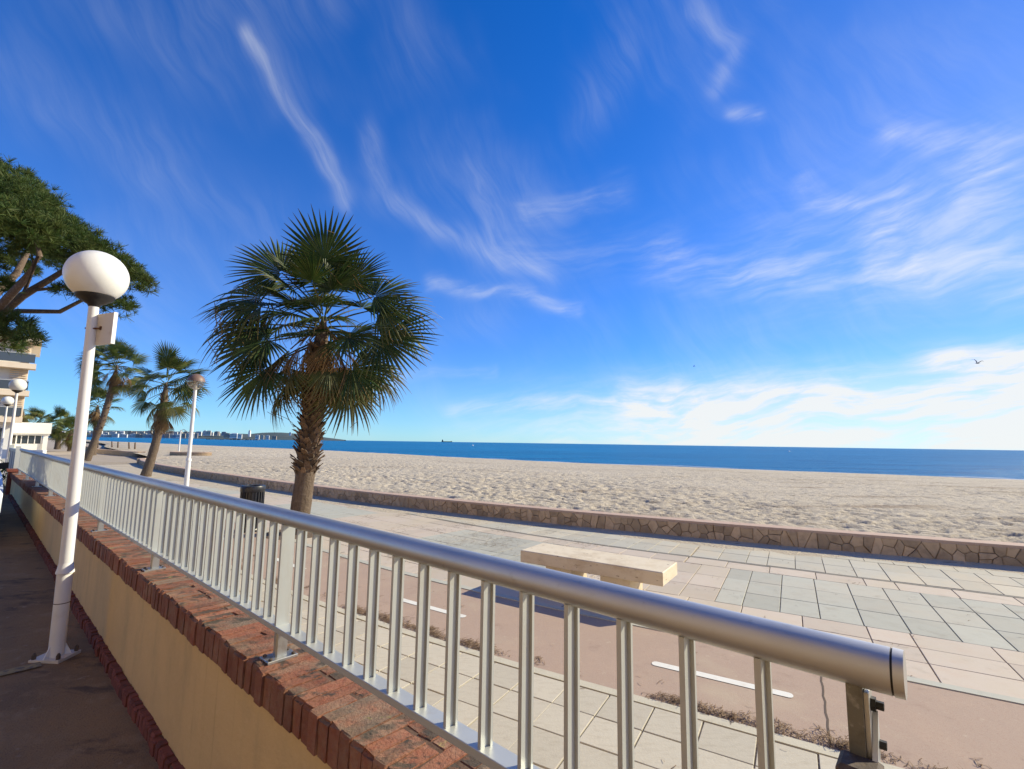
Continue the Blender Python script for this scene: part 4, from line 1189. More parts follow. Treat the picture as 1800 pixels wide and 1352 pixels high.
# the large palm: fronds read off one by one (azimuth 270 = left, 90 = right, 180 = towards the railing)
big = [
    ('young', 175, 76, 0, 1.22, 0.30), ('young', 330, 80, 0, 1.1, 0.2), ('young', 40, 66, -20, 1.05, 0.2), ('young', 290, 60, 10, 1.0, 0.15),
    ('flat', 268, 42, -62, 1.10, 0.15), ('flat', 92, 52, 70, 0.85, 0.1), ('flat', 76, 28, 50, 1.0, 0.05), ('flat', 232, 46, -20, 0.78, 0.1),
    ('flat', 0, 46, 0, 1.0, 0.1), ('flat', 322, 30, -20, 1.0, 0.0), ('flat', 30, 26, 20, 1.0, 0.0), ('flat', 140, 40, 30, 0.72, 0.05),
    ('droop', 276, 20, -50, 1.24, -0.02), ('droop', 258, 10, -30, 1.05, -0.05), ('droop', 88, 14, 50, 1.06, -0.05), ('flat', 165, 12, 15, 0.72, -0.1), ('flat', 205, 18, -15, 0.74, -0.1),
    ('droop', 300, 4, -30, 1.05, -0.1), ('droop', 60, 2, 30, 1.05, -0.1), ('droop', 345, 6, 0, 1.0, -0.1), ('droop', 15, 0, 0, 1.0, -0.1),
    ('flat', 270, -12, -68, 1.14, -0.25), ('flat', 98, -8, 66, 1.14, -0.2), ('flat', 128, -14, 40, 0.86, -0.25), ('flat', 186, -14, 5, 0.66, -0.25), ('flat', 240, -16, -40, 0.92, -0.25),
    ('old', 285, -26, -40, 1.08, -0.35), ('flat', 256, -34, -55, 1.06, -0.4), ('old', 84, -30, 40, 1.0, -0.35), ('flat', 112, -38, 60, 0.92, -0.4), ('old', 45, -32, 0, 1.0, -0.35), ('old', 330, -34, 0, 1.0, -0.35), ('old', 10, -38, 0, 1.0, -0.35),
    ('old', 98, -58, 40, 0.98, -0.45), ('old', 266, -56, -30, 0.95, -0.45), ('old', 230, -50, -20, 0.78, -0.4), ('old', 140, -52, 20, 0.75, -0.4),
    ('flat', 218, 30, -30, 0.80, 0.02), ('flat', 148, 26, 30, 0.80, 0.0), ('flat', 184, 42, 0, 0.72, 0.08), ('droop', 200, 2, -10, 0.72, -0.15), ('droop', 158, -2, 10, 0.72, -0.15), ('droop', 262, -2, -40, 1.1, -0.15),
    ('dead', 185, -70, 20, 0.9, 0.1), ('dead', 150, -62, -20, 0.95, 0.05), ('dead', 215, -66, 15, 0.95, 0.05), ('dead', 120, -56, 0, 1.05, 0.0), ('dead', 240, -56, 0, 1.05, 0.0), ('dead', 100, -46, 0, 1.2, -0.1), ('dead', 262, -42, 0, 1.2, -0.1),
    ('dead', 135, -72, 0, 0.9, -0.3), ('dead', 80, -58, 0, 1.1, -0.3), ('dead', 280, -58, 0, 1.1, -0.3), ('dead', 170, -76, 0, 0.7, -0.1), ('dead', 205, -74, 0, 0.75, -0.1), ('dead', 225, -70, 0, 0.8, -0.25),
]
palm((-4.27, 9.96, 0), (-4.02, 9.98, 4.42), 0.19, 0.175, 'large fan palm with a shaggy trunk rising between bin and bench', big, 250, 0.26, 1.05, 9, 0.02, None, 0.35)
# tree pit of the large palm
mb = MB(); mb.prism([(-4.27 + 0.62 * math.cos(a), 9.96 + 0.62 * math.sin(a)) for a in np.linspace(0, 2 * math.pi, 24, endpoint=False)], -0.03, 0.006)
obj('tree_pit', mb, M['soil'], prom_bed)
# others along the promenade
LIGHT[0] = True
def turned(rot, mirror=1, drop=(), keep=99, seed=0):
    r_ = random.Random(seed); out = []
    for i, f_ in enumerate(big):
        if i > 3 and (r_.random() > keep / len(big) or f_[0] in drop): continue
        a = (f_[1] * mirror + (rot if i > 1 else rot * 0.2)) % 360
        out.append((f_[0], a, f_[2] + r_.uniform(-5, 5), f_[3] * mirror) + tuple(f_[4:]))
    return out
palm((-17.55, 23.5, 0), (-17.15, 23.7, 4.6), 0.20, 0.14, 'shorter fan palm leaning towards the brown-capped promenade lamp', turned(14, -1, ('dead',), 34, 2), 46, 0.42, 0.98, 16, 0.15, None, 1.0)
palm((-33.8, 38.8, 0), (-32.4, 39.0, 7.7), 0.25, 0.19, 'tall fan palm with a long leaning trunk behind the near globe lamp', turned(-18, 1, (), 40, 3), 60, 0.25, 1.15, 12, 0.25, None, 0.9)
q = at(172, 712, 50)
palm((-43.0, 50.0, 0), (q.x, q.y, q.z), 0.27, 0.2, 'fan palm half hidden behind the trunk of the tall leaning palm', turned(24, 1, (), 28, 4), 24, 0.3, 1.1, 10, 0.1, None, 0.6)
q = at(105, 744, 71); palm((-66.8, 71.5, 0), (q.x, q.y, q.z), 0.34, 0.24, 'small distant fan palm with a full round crown beside the white pavilion', turned(10, -1, (), 26, 5), 20, 0.3, 1.3, 8)
q = at(125, 758, 62); palm((-56.2, 62, 0), (q.x, q.y, q.z), 0.30, 0.24, 'small distant fan palm with a thin crown further from the white pavilion', turned(-12, 1, (), 28, 6), 16, 0.3, 1.05, 14, 0, None, 0.5)
q = at(62, 744, 78); palm((q.x, q.y, 0), (q.x, q.y, q.z), 0.30, 0.24, 'fan palm whose crown shows above the white pavilion roof', turned(30, 1, (), 28, 7), 8, 0.5, 1.35, 4)
q = at(46, 716, 60); palm((q.x, q.y, 0), (q.x - 0.3, q.y, q.z - 0.4), 0.26, 0.2, 'fan palm with reddish dry leaves against the apartment block corner', auto_crown(12, 31, -60, 20), 8, 0.5, 0.85, 8)

# ================================================================== PINE
pine = thing('umbrella_pine', 'broad umbrella pine spreading over the globe lamp in the parking', 'pine tree', (-17.6, 14.2, 0.3))
PB = Vector((-17.6, 14.2, 0.3))
def rel(v): return Vector(v) - PB
def limb(pts, r0, r1, name='limb'):
    P = [rel(p_) for p_ in pts]
    mb = MB(); n_ = len(P); mb.tube(P, [r0 + (r1 - r0) * i / (n_ - 1) for i in range(n_)], 9)
    o = obj(name, mb, M['pine_bark'], pine); smooth_by_angle(o, 70); return o
limb([(-17.6, 14.2, 0.2), (-17.5, 14.2, 1.8), (-17.2, 14.1, 3.4), (-16.9, 14.1, 4.4)], 0.34, 0.26, 'trunk')
f0 = Vector((-16.9, 14.1, 4.3))
limb([f0, at(-20, 570, 14), at(40, 520, 13.8), at(90, 490, 13.6), at(150, 452, 13.4)], 0.17, 0.05)
limb([f0, at(-10, 585, 14.3), at(30, 547, 14.4), at(105, 548, 14.2), at(150, 525, 14.0), at(215, 500, 13.8)], 0.11, 0.03)
limb([f0, at(-30, 540, 15), at(30, 480, 15.5), at(50, 440, 16), at(40, 400, 16)], 0.15, 0.05)
limb([f0, at(-20, 560, 12.8), at(40, 495, 12.2), at(70, 450, 12), at(60, 410, 12)], 0.13, 0.04)
limb([at(40, 520, 13.8), at(60, 470, 13.5), at(52, 430, 13.4)], 0.05, 0.03)
limb([at(60, 510, 13.7), at(110, 505, 13.2), at(150, 490, 13)], 0.05, 0.02)
limb([f0, at(-60, 500, 14), at(-80, 430, 14.2), at(-60, 360, 14.5)], 0.16, 0.05)
limb([f0, at(0, 600, 13.5), at(30, 585, 13.2)], 0.05, 0.02)
lobes = []
for (x, y, Y, rh, rv) in [(-60, 340, 14.2, 2.1, 1.3), (0, 345, 15.5, 1.5, 1.0), (30, 375, 13.2, 1.35, 0.95), (80, 415, 14.6, 1.3, 0.85), (20, 420, 11.9, 1.1, 0.7), (110, 430, 12.8, 1.0, 0.7), (140, 455, 14.2, 1.0, 0.65),
                          (185, 470, 13.3, 0.85, 0.6), (215, 492, 13.9, 0.6, 0.5), (245, 505, 13.5, 0.42, 0.4), (212, 545, 13.7, 0.42, 0.42), (165, 505, 12.9, 0.5, 0.35), (122, 515, 13.3, 0.35, 0.3), (10, 470, 16.5, 0.9, 0.4), (60, 455, 17, 0.9, 0.45), (-15, 500, 12.8, 0.5, 0.3),
                          (15, 580, 13.1, 0.62, 0.5), (45, 598, 12.9, 0.36, 0.34), (-30, 600, 13.6, 0.9, 0.6), (-150, 330, 14, 2.6, 1.4), (-120, 360, 17, 2.2, 1.2), (-100, 380, 11, 1.8, 1.0), (-20, 400, 17.5, 1.3, 0.8)]:
    lobes.append((at(x, y, Y), rh, rv))
mb = MB(); prng = random.Random(3)
def tuft(c, size, out):
    for k in range(30):
        d = Vector((prng.gauss(0, 1), prng.gauss(0, 1), prng.gauss(0.35, 0.8))).normalized()
        d = (d + out * 0.7).normalized()
        L = size * prng.uniform(0.6, 1.1)
        s_ = d.cross(Vector((prng.random() - .5, prng.random() - .5, prng.random() - .5))).normalized() * (0.0045 + 0.012 * size)
        b = c + d * L * 0.12
        o = len(mb.v)
        mb.v += [tuple(b - s_), tuple(b + s_), tuple(b + d * L + s_ * 0.6), tuple(b + d * L - s_ * 0.6)]
        a = max(0.0, prng.gauss(0.08, 0.15)); mb.age += [a] * 4
        mb.f.append((o, o + 1, o + 2, o + 3))
for c, rh, rv in lobes:
    n_ = int(150 * rh * rh + 70 * rh)
    for i in range(n_):
        d = Vector((prng.gauss(0, 1), prng.gauss(0, 1), prng.gauss(0, 1))).normalized()
        if d.z < -0.35: d.z *= -0.6
        rr = prng.uniform(0.55, 1.0) ** 0.5
        lump = 0.86 + 0.26 * float(vnoise(np.array(d.x * 3 + c.x), np.array(d.y * 3 + d.z * 2 + c.y), 77))
        p_ = c + Vector((d.x * rh, d.y * rh, d.z * rv)) * rr * lump
        tuft(rel(p_), prng.uniform(0.09, 0.26), Vector((d.x, d.y, d.z + 0.3)).normalized())
crown = obj('crown', mb, M['needles'], pine); crown['kind'] = 'stuff'

# ================================================================== BUILDINGS ON THE LEFT
bld = thing('apartment_block', 'cream and peach apartment block with smoked-glass balconies behind the pine', 'building', (-52.3, 50.1, 0), R(45))
# local x to the right, y away; right end wall at about x = +1.2
fl = [3.75, 6.5, 9.35]
obj('wall', MB().box(-16, 0.35, 0.0, 12, -0.1, 11.7), M['white_wall'], bld)
obj('roof', MB().box(-16.3, 1.75, -1.7, 12.3, 11.7, 12.15), M['peach'], bld)
obj('ground_floor_glazing', MB().box(-14, -0.3, -0.06, 0.0, 0.3, 2.6), M['dark_glass'], bld)
for k, z in enumerate(fl):
    b_ = obj('balcony', MB().box(-15.5, 1.55 + 0.25 * (k - 2), -1.7, -0.0, z - 0.55, z + 0.0), M['peach'], bld)
    obj('parapet', MB().box(-15.4, 1.40 + 0.25 * (k - 2), -1.66, -1.62, z + 0.08, z + 0.95), M['smoked'], b_)
    obj('side_parapet', MB().box(1.36 + 0.25 * (k - 2), 1.40 + 0.25 * (k - 2), -1.66, -0.05, z + 0.08, z + 0.95), M['smoked'], b_)
    obj('handrail', MB().box(-15.4, 1.45 + 0.25 * (k - 2), -1.70, -1.60, z + 0.98, z + 1.05), M['alu_white'], b_)
    for wx in (-13.5, -10.0, -6.5, -3.4):
        w_ = obj('window', MB().box(wx, wx + 2.0, -0.05, 0.0, z + 0.05, z + 2.2), M['dark_glass'], bld)
        obj('frame', MB().box(wx + 0.97, wx + 1.03, -0.08, -0.05, z + 0.05, z + 2.2), M['alu_white'], w_)
    # louvred screen at the corner
    lv = obj('corner_screen', MB().box(0.35, 1.0, 0.0, 2.5, z, z + 2.5), M['peach'], bld)
    for s_ in range(7):
        obj('louvre', MB().box(-0.35, 0.95, -0.16, -0.02, z + 0.95 + 0.23 * s_, z + 1.06 + 0.23 * s_), M['peach'], lv)
fill_house = thing('added_bounce_house', 'unseen cream house added landward of the parking to bounce warm light', 'building', (RAIL0[0], RAIL0[1], 0), BW_RZ)  # unseen house, added to bounce warm sunlight onto the shaded wall and ground
obj('wall', MB().box(-16, 7, 8.6, 18, -0.1, 15), M['cream_wall'], fill_house)
for f_ in range(5):
    z = 0.3 + 2.9 * f_
    for k in range(5):
        w_ = obj('window', MB().box(-14.6 + 4.4 * k, -12.4 + 4.4 * k, 8.54, 8.6, z + 0.25, z + 2.3), M['dark_glass'], fill_house)
        obj('frame', MB().box(-13.53 + 4.4 * k, -13.47 + 4.4 * k, 8.50, 8.54, z + 0.25, z + 2.3), M['alu_white'], w_)
    if f_:
        b_ = obj('balcony', MB().box(-15.5, 6.5, 7.5, 8.6, z - 0.2, z), M['cream_wall'], fill_house)
        obj('parapet', MB().box(-15.5, 6.5, 7.5, 7.62, z, z + 0.85), M['cream_wall'], b_)
obj('roof', MB().box(-16.3, 7.3, 8.2, 18.3, 15, 15.3), M['cream_wall'], fill_house)
a1 = at(92, 744, 58); z_top, z_bot = a1.z, at(92, 763, 58).z
pav = thing('white_pavilion', 'low white pavilion with a deep flat roof and glazed sides near the beach', 'building', (a1.x, 58, 0), R(44))
obj('roof', MB().box(-14, 0, 0, 9, z_bot, z_top), M['white_wall'], pav)
obj('soffit', MB().box(-14, -0.1, 0.2, 9, z_bot - 0.2, z_bot), M['white_wall'], pav)
for cx_, w_ in ((-0.62, 0.42), (-2.9, 0.10), (-4.1, 0.3), (-8.0, 0.3)): obj('column', MB().box(cx_, cx_ + w_, 0.25, 0.7, -0.1, z_bot - 0.18), M['white_wall'], pav)
for k in range(4):
    w_ = obj('window', MB().box(-1.28 - 0.56 * k, -0.80 - 0.56 * k, 0.5, 0.55, 0.95, z_bot - 0.28), M['dark_glass'], pav)
    obj('frame', MB().box(-0.80 - 0.56 * k, -0.72 - 0.56 * k, 0.45, 0.57, 0.8, z_bot - 0.22), M['white_pole'], w_)
obj('low_wall', MB().box(-14, -0.6, 0.45, 0.7, -0.1, 0.92), M['white_wall'], pav)
obj('back_wall', MB().box(-14, -2.9, 5.5, 5.8, -0.1, z_bot), M['grey_panel'], pav)
mb = MB(); mb.add([(-4.0, 3.0, 0.9), (-2.2, 3.0, 0.9), (-2.2, 3.0, 2.0), (-2.6, 3.0, 2.1)], [(0, 1, 2, 3)]); obj('awning', mb, M['white_wall'], pav)
far_wall([(-37.4, 35.3), (-35.4, 35.2), (-33.7, 35.0)], 'low white garden wall in front of the white pavilion', 'garden_wall', 0.85, 0.25, 'white_wall')

# gate beyond the end of the railing
gate = thing('panel_gate', 'grey panel gate closing the gap beyond the brick end pier', 'gate', bw(X1 + 0.45, 0.0, 0.0), BW_RZ)
for k in range(9): obj('panel', MB().box(0.05 + 0.28 * k, 0.31 + 0.28 * k, -0.02, 0.02, 0.45, 1.45), M['grey_panel'] if k % 3 else M['alu_white'], gate)
obj('top_bar', MB().box(0.0, 2.6, -0.035, 0.035, 1.45, 1.52), M['alu_white'], gate)
obj('bottom_bar', MB().box(0.0, 2.6, -0.035, 0.035, 0.40, 0.455), M['alu_white'], gate)
for k in range(2): obj('post', MB().box(-0.02 + 2.6 * k, 0.05 + 2.6 * k, -0.045, 0.045, 0.0, 1.6), M['alu_white'], gate)
# clipped shrub in front of the gate
hedge = thing('dark_shrub', 'small dark shrub at the corner of the parking by the gate', 'shrub', bw(16.2, -0.55, park_z(16.2)))
mb = MB()
for k in range(500):
    d = Vector((prng.gauss(0, 1), prng.gauss(0, 1), prng.gauss(0, 1))).normalized()
    c = Vector((d.x * 0.45, d.y * 0.45, 0.45 + d.z * 0.42)) * prng.uniform(0.75, 1.05); s_ = 0.05
    u = d.orthogonal().normalized() * s_; w = d.cross(u)
    o_ = len(mb.v); mb.v += [tuple(c - u * .5), tuple(c + w * .6), tuple(c + u * 1.6), tuple(c - w * .6)]; mb.age += [0.0] * 4; mb.f.append((o_, o_ + 1, o_ + 2, o_ + 3))
obj('leaves', mb, M['needles'], hedge)
mb = MB(); mb.tube([(0, 0, -0.05), (0.02, 0, 0.3), (0.0, 0.02, 0.6)], [0.03, 0.025, 0.01], 6); obj('stem', mb, M['pine_bark'], hedge)

# ================================================================== PARKED CAR
car_p = bw(8.4, -0.50, park_z(9.5) + 0.0)
car = thing('parked_car', 'pale silver-blue car parked beside the ochre wall', 'car', car_p, BW_RZ)
# local x = away along the wall, y = towards the parking; nose at x = 0
prof = [(0.02, 0.45), (0.0, 0.62), (0.10, 0.78), (0.85, 0.95), (1.25, 1.02), (1.95, 1.42), (2.4, 1.48), (3.2, 1.46), (3.8, 1.30), (4.05, 1.02), (4.15, 0.90), (4.18, 0.45), (3.9, 0.28), (0.3, 0.28)]
def car_shell(half_in, prof_):
    mb = MB(); n_ = len(prof_)
    rows = []
    for y, k in ((0.0, 0.10), (0.10, 0.03), (0.22, 0.0), (1.50, 0.0), (1.62, 0.03), (1.72, 0.10)):
        row_ = []
        for (x, z) in prof_:
            inset = max(0.0, z - 0.95) * 0.34
            yy_ = 0.86 + (y - 0.86) * (1 - inset / 0.86 * 0.9)
            row_.append((2.1 + (x - 2.1) * (1 - k * 0.35), yy_, 0.28 + (z - 0.28) * (1 - k * 0.25)))
        rows.append(row_)
    for r_ in rows: mb.v += r_
    for j in range(len(rows) - 1):
        for i in range(n_):
            a = j * n_ + i; b = j * n_ + (i + 1) % n_; mb.f.append((a, a + n_, b + n_, b))
    mb.f.append(tuple(range(n_))); mb.f.append(tuple(range(5 * n_ + n_ - 1, 5 * n_ - 1, -1)))
    return mb
o = obj('body', car_shell(0, prof), M['car_paint'], car); smooth_by_angle(o, 40)
mb = MB(); mb.add([(1.30, 0.30, 1.065), (1.30, 1.42, 1.065), (1.90, 1.30, 1.415), (1.90, 0.42, 1.415)], [(0, 3, 2, 1)]); obj('windscreen', mb, M['dark_glass'], car)
for y in (0.075, 1.645):
    s_ = -1 if y < 0.8 else 1
    mb = MB(); mb.add([(1.55, y + 0.02 * s_, 1.03), (3.75, y + 0.02 * s_, 1.05), (3.35, y - 0.10 * s_, 1.36), (2.1, y - 0.10 * s_, 1.38)], [(0, 1, 2, 3)]); obj('side_window', mb, M['dark_glass'], car)
    mb = MB(); mb.add([(1.50, y, 0.98), (1.62, y, 0.98), (1.62, y + 0.16 * s_, 1.0), (1.50, y + 0.16 * s_, 1.0), (1.48, y, 1.08), (1.60, y, 1.08), (1.60, y + 0.16 * s_, 1.10), (1.48, y + 0.16 * s_, 1.10)],
                     [(0, 1, 2, 3), (7, 6, 5, 4), (0, 4, 5, 1), (1, 5, 6, 2), (2, 6, 7, 3), (3, 7, 4, 0)]); obj('mirror', mb, M['black_rubber'], car)
    for x in (0.80, 3.35):
        mb = MB(); mb.tube([(x, y - 0.02 * s_, 0.31), (x, y + 0.02 * s_ - 0.18 * s_ + 0.2 * s_, 0.31)], 0.31, 20); w_ = obj('wheel', mb, M['tyre'], car)
        mb = MB(); mb.tube([(x, y + 0.021 * s_, 0.31), (x, y + 0.035 * s_, 0.31)], 0.19, 14); obj('rim', mb, M['steel'], w_)
for y in (0.22, 1.22): obj('headlight', MB().box(-0.004, 0.06, y, y + 0.3, 0.66, 0.77), M['lamp_glass'], car)
obj('grille', MB().box(-0.012, 0.03, 0.5, 1.22, 0.45, 0.58), M['black_rubber'], car)

# ================================================================== ON THE BEACH
for i, (x, y0, y1, Y) in enumerate(((163, 775.5, 785, 80), (172, 776, 784.5, 82), (197, 776.5, 786.5, 74), (207, 777, 787.5, 70), (227, 778, 789.5, 64), (237, 778.5, 790, 63))):
    b = at(x, y1, Y); t_ = at(x + (0.6 if i % 2 else -0.4), y0, Y)
    mb = MB(); n_ = 4; P = [Vector((0, 0, -0.6))] + [ (t_ - b) * k / 3 for k in range(4)]
    mb.tube(P, [0.11, 0.10, 0.09, 0.085, 0.08], 8); mb.lathe([(0.08, 0), (0.09, 0.02), (0.03, 0.05)], 8, (t_ - b))
    o = obj('beach_post', mb, M['wood_post'], None, b)
    tag(o, 'dark wooden post standing in the sand of the far beach', 'post', 'posts on the far beach')
b = at(314, 797, 46); sh_ = thing('beach_shower', 'thin pale shower pole standing behind the curved planter wall', 'shower', (b.x, b.y, b.z - 0.3))
mb = MB(); mb.tube([(0, 0, 0), (0, 0, 2.5)], 0.06, 10); obj('pole', mb, M['white_pole'], sh_)
mb = MB(); mb.tube([(0, 0, 2.45), (0.3, 0, 2.55), (0.42, 0, 2.48)], 0.03, 8); mb.lathe([(0.02, 0.05), (0.09, 0.0), (0.08, -0.02)], 10, (0.43, 0, 2.44)); obj('shower_head', mb, M['steel'], sh_)
obj('tray', MB().prism([(0.7 * math.cos(a), 0.7 * math.sin(a)) for a in np.linspace(0, 6.28, 14, endpoint=False)], 0.1, 0.34), M['kerb'], sh_)

mb = MB(); rs = random.Random(8)
for ln, off in enumerate((1.0, 4.5)):
    u0 = shore_s(-60, 146)
    while u0 < shore_s(120, 8):
        L_ = rs.uniform(3, 14)
        if rs.random() < (0.75 if ln == 0 else 0.35):
            n_ = 10; o_ = len(mb.v)
            for i in range(n_ + 1):
                u = u0 + L_ * i / n_
                x_, y_ = np.interp(u, sl, Sd[:, 0]), np.interp(u, sl, Sd[:, 1])
                w_ = 0.28 * math.sin(math.pi * i / n_) * rs.uniform(0.5, 1.0) + 0.02
                of = off + 0.5 * math.sin(u * 0.35)
                mb.v += [(x_ + 0.5 * of, y_ + 0.85 * of, SEA_Z + 0.03), (x_ + 0.5 * (of + w_), y_ + 0.85 * (of + w_), SEA_Z + 0.10 * (1 - ln * 0.5))]
            for i in range(n_): mb.f.append((o_ + 2 * i, o_ + 2 * i + 2, o_ + 2 * i + 3, o_ + 2 * i + 1))
        u0 += L_ * rs.uniform(0.8, 1.4)
o = obj('surf', mb, M['buoy']); o['kind'] = 'stuff'; tag(o, 'thin broken white surf line where the sea meets the sand', 'surf')

# ================================================================== LITTER (uncountable)
def strands(name, spots, mat_, label, cat):
    mb = MB(); r_ = random.Random(11)
    for (x, y, z, spread_a, spread_c, ang, n_, hgt) in spots:
        for k in range(n_):
            u, v = r_.gauss(0, spread_a), r_.gauss(0, spread_c)
            cx_ = x + u * math.cos(ang) - v * math.sin(ang); cy_ = y + u * math.sin(ang) + v * math.cos(ang)
            dens = math.exp(-(u / spread_a) ** 2 * 0.5 - (v / spread_c) ** 2 * 0.5)
            zz = z + abs(r_.gauss(0, hgt)) * dens + 0.002
            a = r_.uniform(0, math.pi); L = r_.uniform(0.012, 0.04); w = r_.uniform(0.0011, 0.0022)
            cv = r_.uniform(-0.5, 0.5); tz = r_.uniform(-0.4, 0.4)
            o = len(mb.v)
            for t in (-1, 0, 1):
                aa = a + cv * t
                px_, py_ = cx_ + math.cos(aa) * L * t, cy_ + math.sin(aa) * L * t
                pz_ = max(z + 0.001, zz + tz * L * t * (0.5 if t else 0) + (0.003 if t == 0 else 0))
                nx, ny = -math.sin(aa) * w, math.cos(aa) * w
                mb.v += [(px_ - nx, py_ - ny, pz_), (px_ + nx, py_ + ny, pz_ + 0.0012)]
            mb.f += [(o, o + 1, o + 3, o + 2), (o + 2, o + 3, o + 5, o + 4)]
    o = obj(name, mb, mat_); o['kind'] = 'stuff'
    tag(o, label, cat)
    return o
spots = []
r2 = random.Random(4)
for s in np.arange(-9.0, 1.9, 0.14):
    if float(vnoise(np.array(s / 0.42), np.array(0.5), 90)) < 0.62: continue
    w_ = float(vnoise(np.array(s / 0.8), np.array(1.5), 91))
    p_, h_ = prom(s, 3.88 + 0.03 * r2.random())
    spots.append((p_[0], p_[1], -0.003, 0.075, 0.020 + 0.045 * w_, h_ + r2.uniform(-.3, .3), int(40 + 170 * w_), 0.014 + 0.022 * w_))
for k in range(34):
    p_, h_ = prom(r2.uniform(-8.5, 2.4), 3.86 + abs(r2.gauss(0, 0.16))); spots.append((p_[0], p_[1], -0.003, r2.uniform(.03, .09), r2.uniform(.015, .05), r2.uniform(0, 3), r2.randint(6, 45), 0.006))
p_, h_ = prom(0.20, 3.90); spots.append((p_[0], p_[1], -0.003, 0.12, 0.04, h_ + 0.1, 380, 0.03))
strands('dry_seagrass', spots, M['litter'], 'dry brown seagrass gathered along the near kerb of the cycle lane', 'seagrass')
spots = []
for k in range(150):
    s, c = r2.uniform(-8, 3.5), r2.uniform(1.6, 9.5)
    p_, h_ = prom(s, c); spots.append((p_[0], p_[1], 0.0, 0.10, 0.06, r2.uniform(0, 3), r2.randint(1, 5), 0.002))
for k in range(46):
    s, c = r2.gauss(-6.0, 1.4), r2.gauss(7.6, 1.0)
    p_, h_ = prom(s, c); spots.append((p_[0], p_[1], 0.0, 0.22, 0.10, h_ + r2.uniform(-.4, .4), r2.randint(18, 70), 0.004))
strands('palm_litter', spots, M['litter'], 'scattered dry palm litter on the promenade tiles near the large palm', 'leaf litter')
# dry grass and bark bits on the brick coping are left to the brick's own lichen

# ================================================================== FAR SHORE
def headland():
    mb = MB(); prof_ = [(-400, 10, 756), (60, 6, 757), (150, 8, 756), (230, 12, 757.5), (300, 12, 758), (350, 14, 760), (400, 12, 762), (440, 12, 763), (470, 13, 760.5), (490, 12, 759.5), (520, 12, 762), (550, 10, 766), (580, 8, 770), (608, 6, 773.6)]
    D = 2600
    n_ = 90
    xs_ = np.linspace(-400, 608, n_)
    yt = np.interp(xs_, [p_[0] for p_ in prof_], [p_[2] for p_ in prof_])
    rows = []
    for i, x in enumerate(xs_):
        base = at(x, 700, D); top = at(x, yt[i], D + 350)
        jit = 4.0 * float(vnoise(np.array(i * 0.8), np.array(0.3), 70)) - 2
        zt_ = max(1.0, top.z + jit * (1 if x < 560 else 0.3))
        f0_ = Vector((base.x, base.y, 0)); f1_ = Vector((top.x, top.y, 0))
        rows.append([(f0_.x, f0_.y, SEA_Z - 1), (f0_.x, f0_.y + 20, 2.0), (f0_.lerp(f1_, .35).x, f0_.lerp(f1_, .35).y, zt_ * 0.35 + 2), (f0_.lerp(f1_, .7).x, f0_.lerp(f1_, .7).y, zt_ * 0.75), (f1_.x, f1_.y, zt_), (f1_.x * 1.2, f1_.y * 1.2, zt_ * 0.9), (f1_.x * 1.3, f1_.y * 1.3, -5)])
    k_ = len(rows[0])
    for r_ in rows: mb.v += r_
    for i in range(n_ - 1):
        for j in range(k_ - 1):
            a = i * k_ + j; mb.f.append((a, a + k_, a + k_ + 1, a + 1))
    mb.smooth = True
    return mb
struct('headland', headland(), M['hill'])
tb = {'white': mat('town_white', (0.72, 0.72, 0.70), 0.8), 'cream': mat('town_cream', (0.60, 0.55, 0.46), 0.8), 'tan': mat('town_tan', (0.42, 0.34, 0.27), 0.8), 'blue': mat('town_bluegrey', (0.34, 0.40, 0.48), 0.8)}
M['town_window'] = mat('town_window', (0.10, 0.12, 0.15), 0.4)
GRP = 'buildings of the town across the bay'
def town_house(x, ytop, ybot, wpx, D, tone, kind):
    b = at(x, ybot, D); t_ = at(x, ytop, D)
    w = wpx / FPX * D * 0.75; h = max(5.0, t_.z - b.z); base_z = max(0.0, b.z)
    size_ = ('tall ' if ybot - ytop > 7.0 else 'squat ' if ybot - ytop < 5.4 else '') + ('broad ' if wpx > 9.5 else 'narrow ' if wpx < 7.4 else '')
    lab = size_ + {'white': 'white', 'cream': 'cream', 'tan': 'tan', 'blue': 'grey-blue'}[tone] + (' flat-roofed apartment building' if kind == 0 else ' stepped apartment building' if kind == 1 else ' low house') + ' in the town across the bay'
    t = thing('town_building', lab, 'building', (b.x, b.y, base_z - 2), math.atan2(-b.x, b.y) * 0.6, GRP)
    d = w * 0.6
    mb = MB(); mb.box(-w / 2, w / 2, 0, d, -6, h)
    if kind == 1: mb.box(-w / 2 + w * 0.25, w / 2 - w * 0.05, d * 0.2, d * 0.9, h, h + 4)
    mb.box(-w * 0.12, w * 0.12, d * 0.3, d * 0.7, h, h + 2.2)
    mb.box(-w / 2 - 0.4, w / 2 + 0.4, -0.4, 0.0, h - 1.0, h + 0.5)
    obj('walls', mb, tb[tone], t)
    nfl = max(1, int(h / 4.2))
    for f_ in range(nfl):
        obj('window_band', MB().box(-w / 2 + 1.2, w / 2 - 1.2, -0.8, 0.0, f_ * h / nfl + 1.4, f_ * h / nfl + 1.4 + h / nfl * 0.38), M['town_window'], t)
    return t
rt = random.Random(21)
x = 60.0
while x < 345:
    wpx = rt.uniform(6, 12)
    town_house(x, rt.uniform(761.0, 763.8), 767.6, wpx, 2450, rt.choice(['white', 'white', 'cream', 'blue', 'white', 'tan']), rt.choice([0, 0, 1])); x += wpx * rt.uniform(0.72, 1.05)
x = 100.0
while x < 400:
    wpx = rt.uniform(6, 13)
    town_house(x, rt.uniform(757.0, 759.8), 763.5, wpx, 2700, rt.choice(['white', 'cream', 'blue', 'tan', 'white']), rt.choice([0, 1, 2])); x += wpx * rt.uniform(0.8, 1.5)
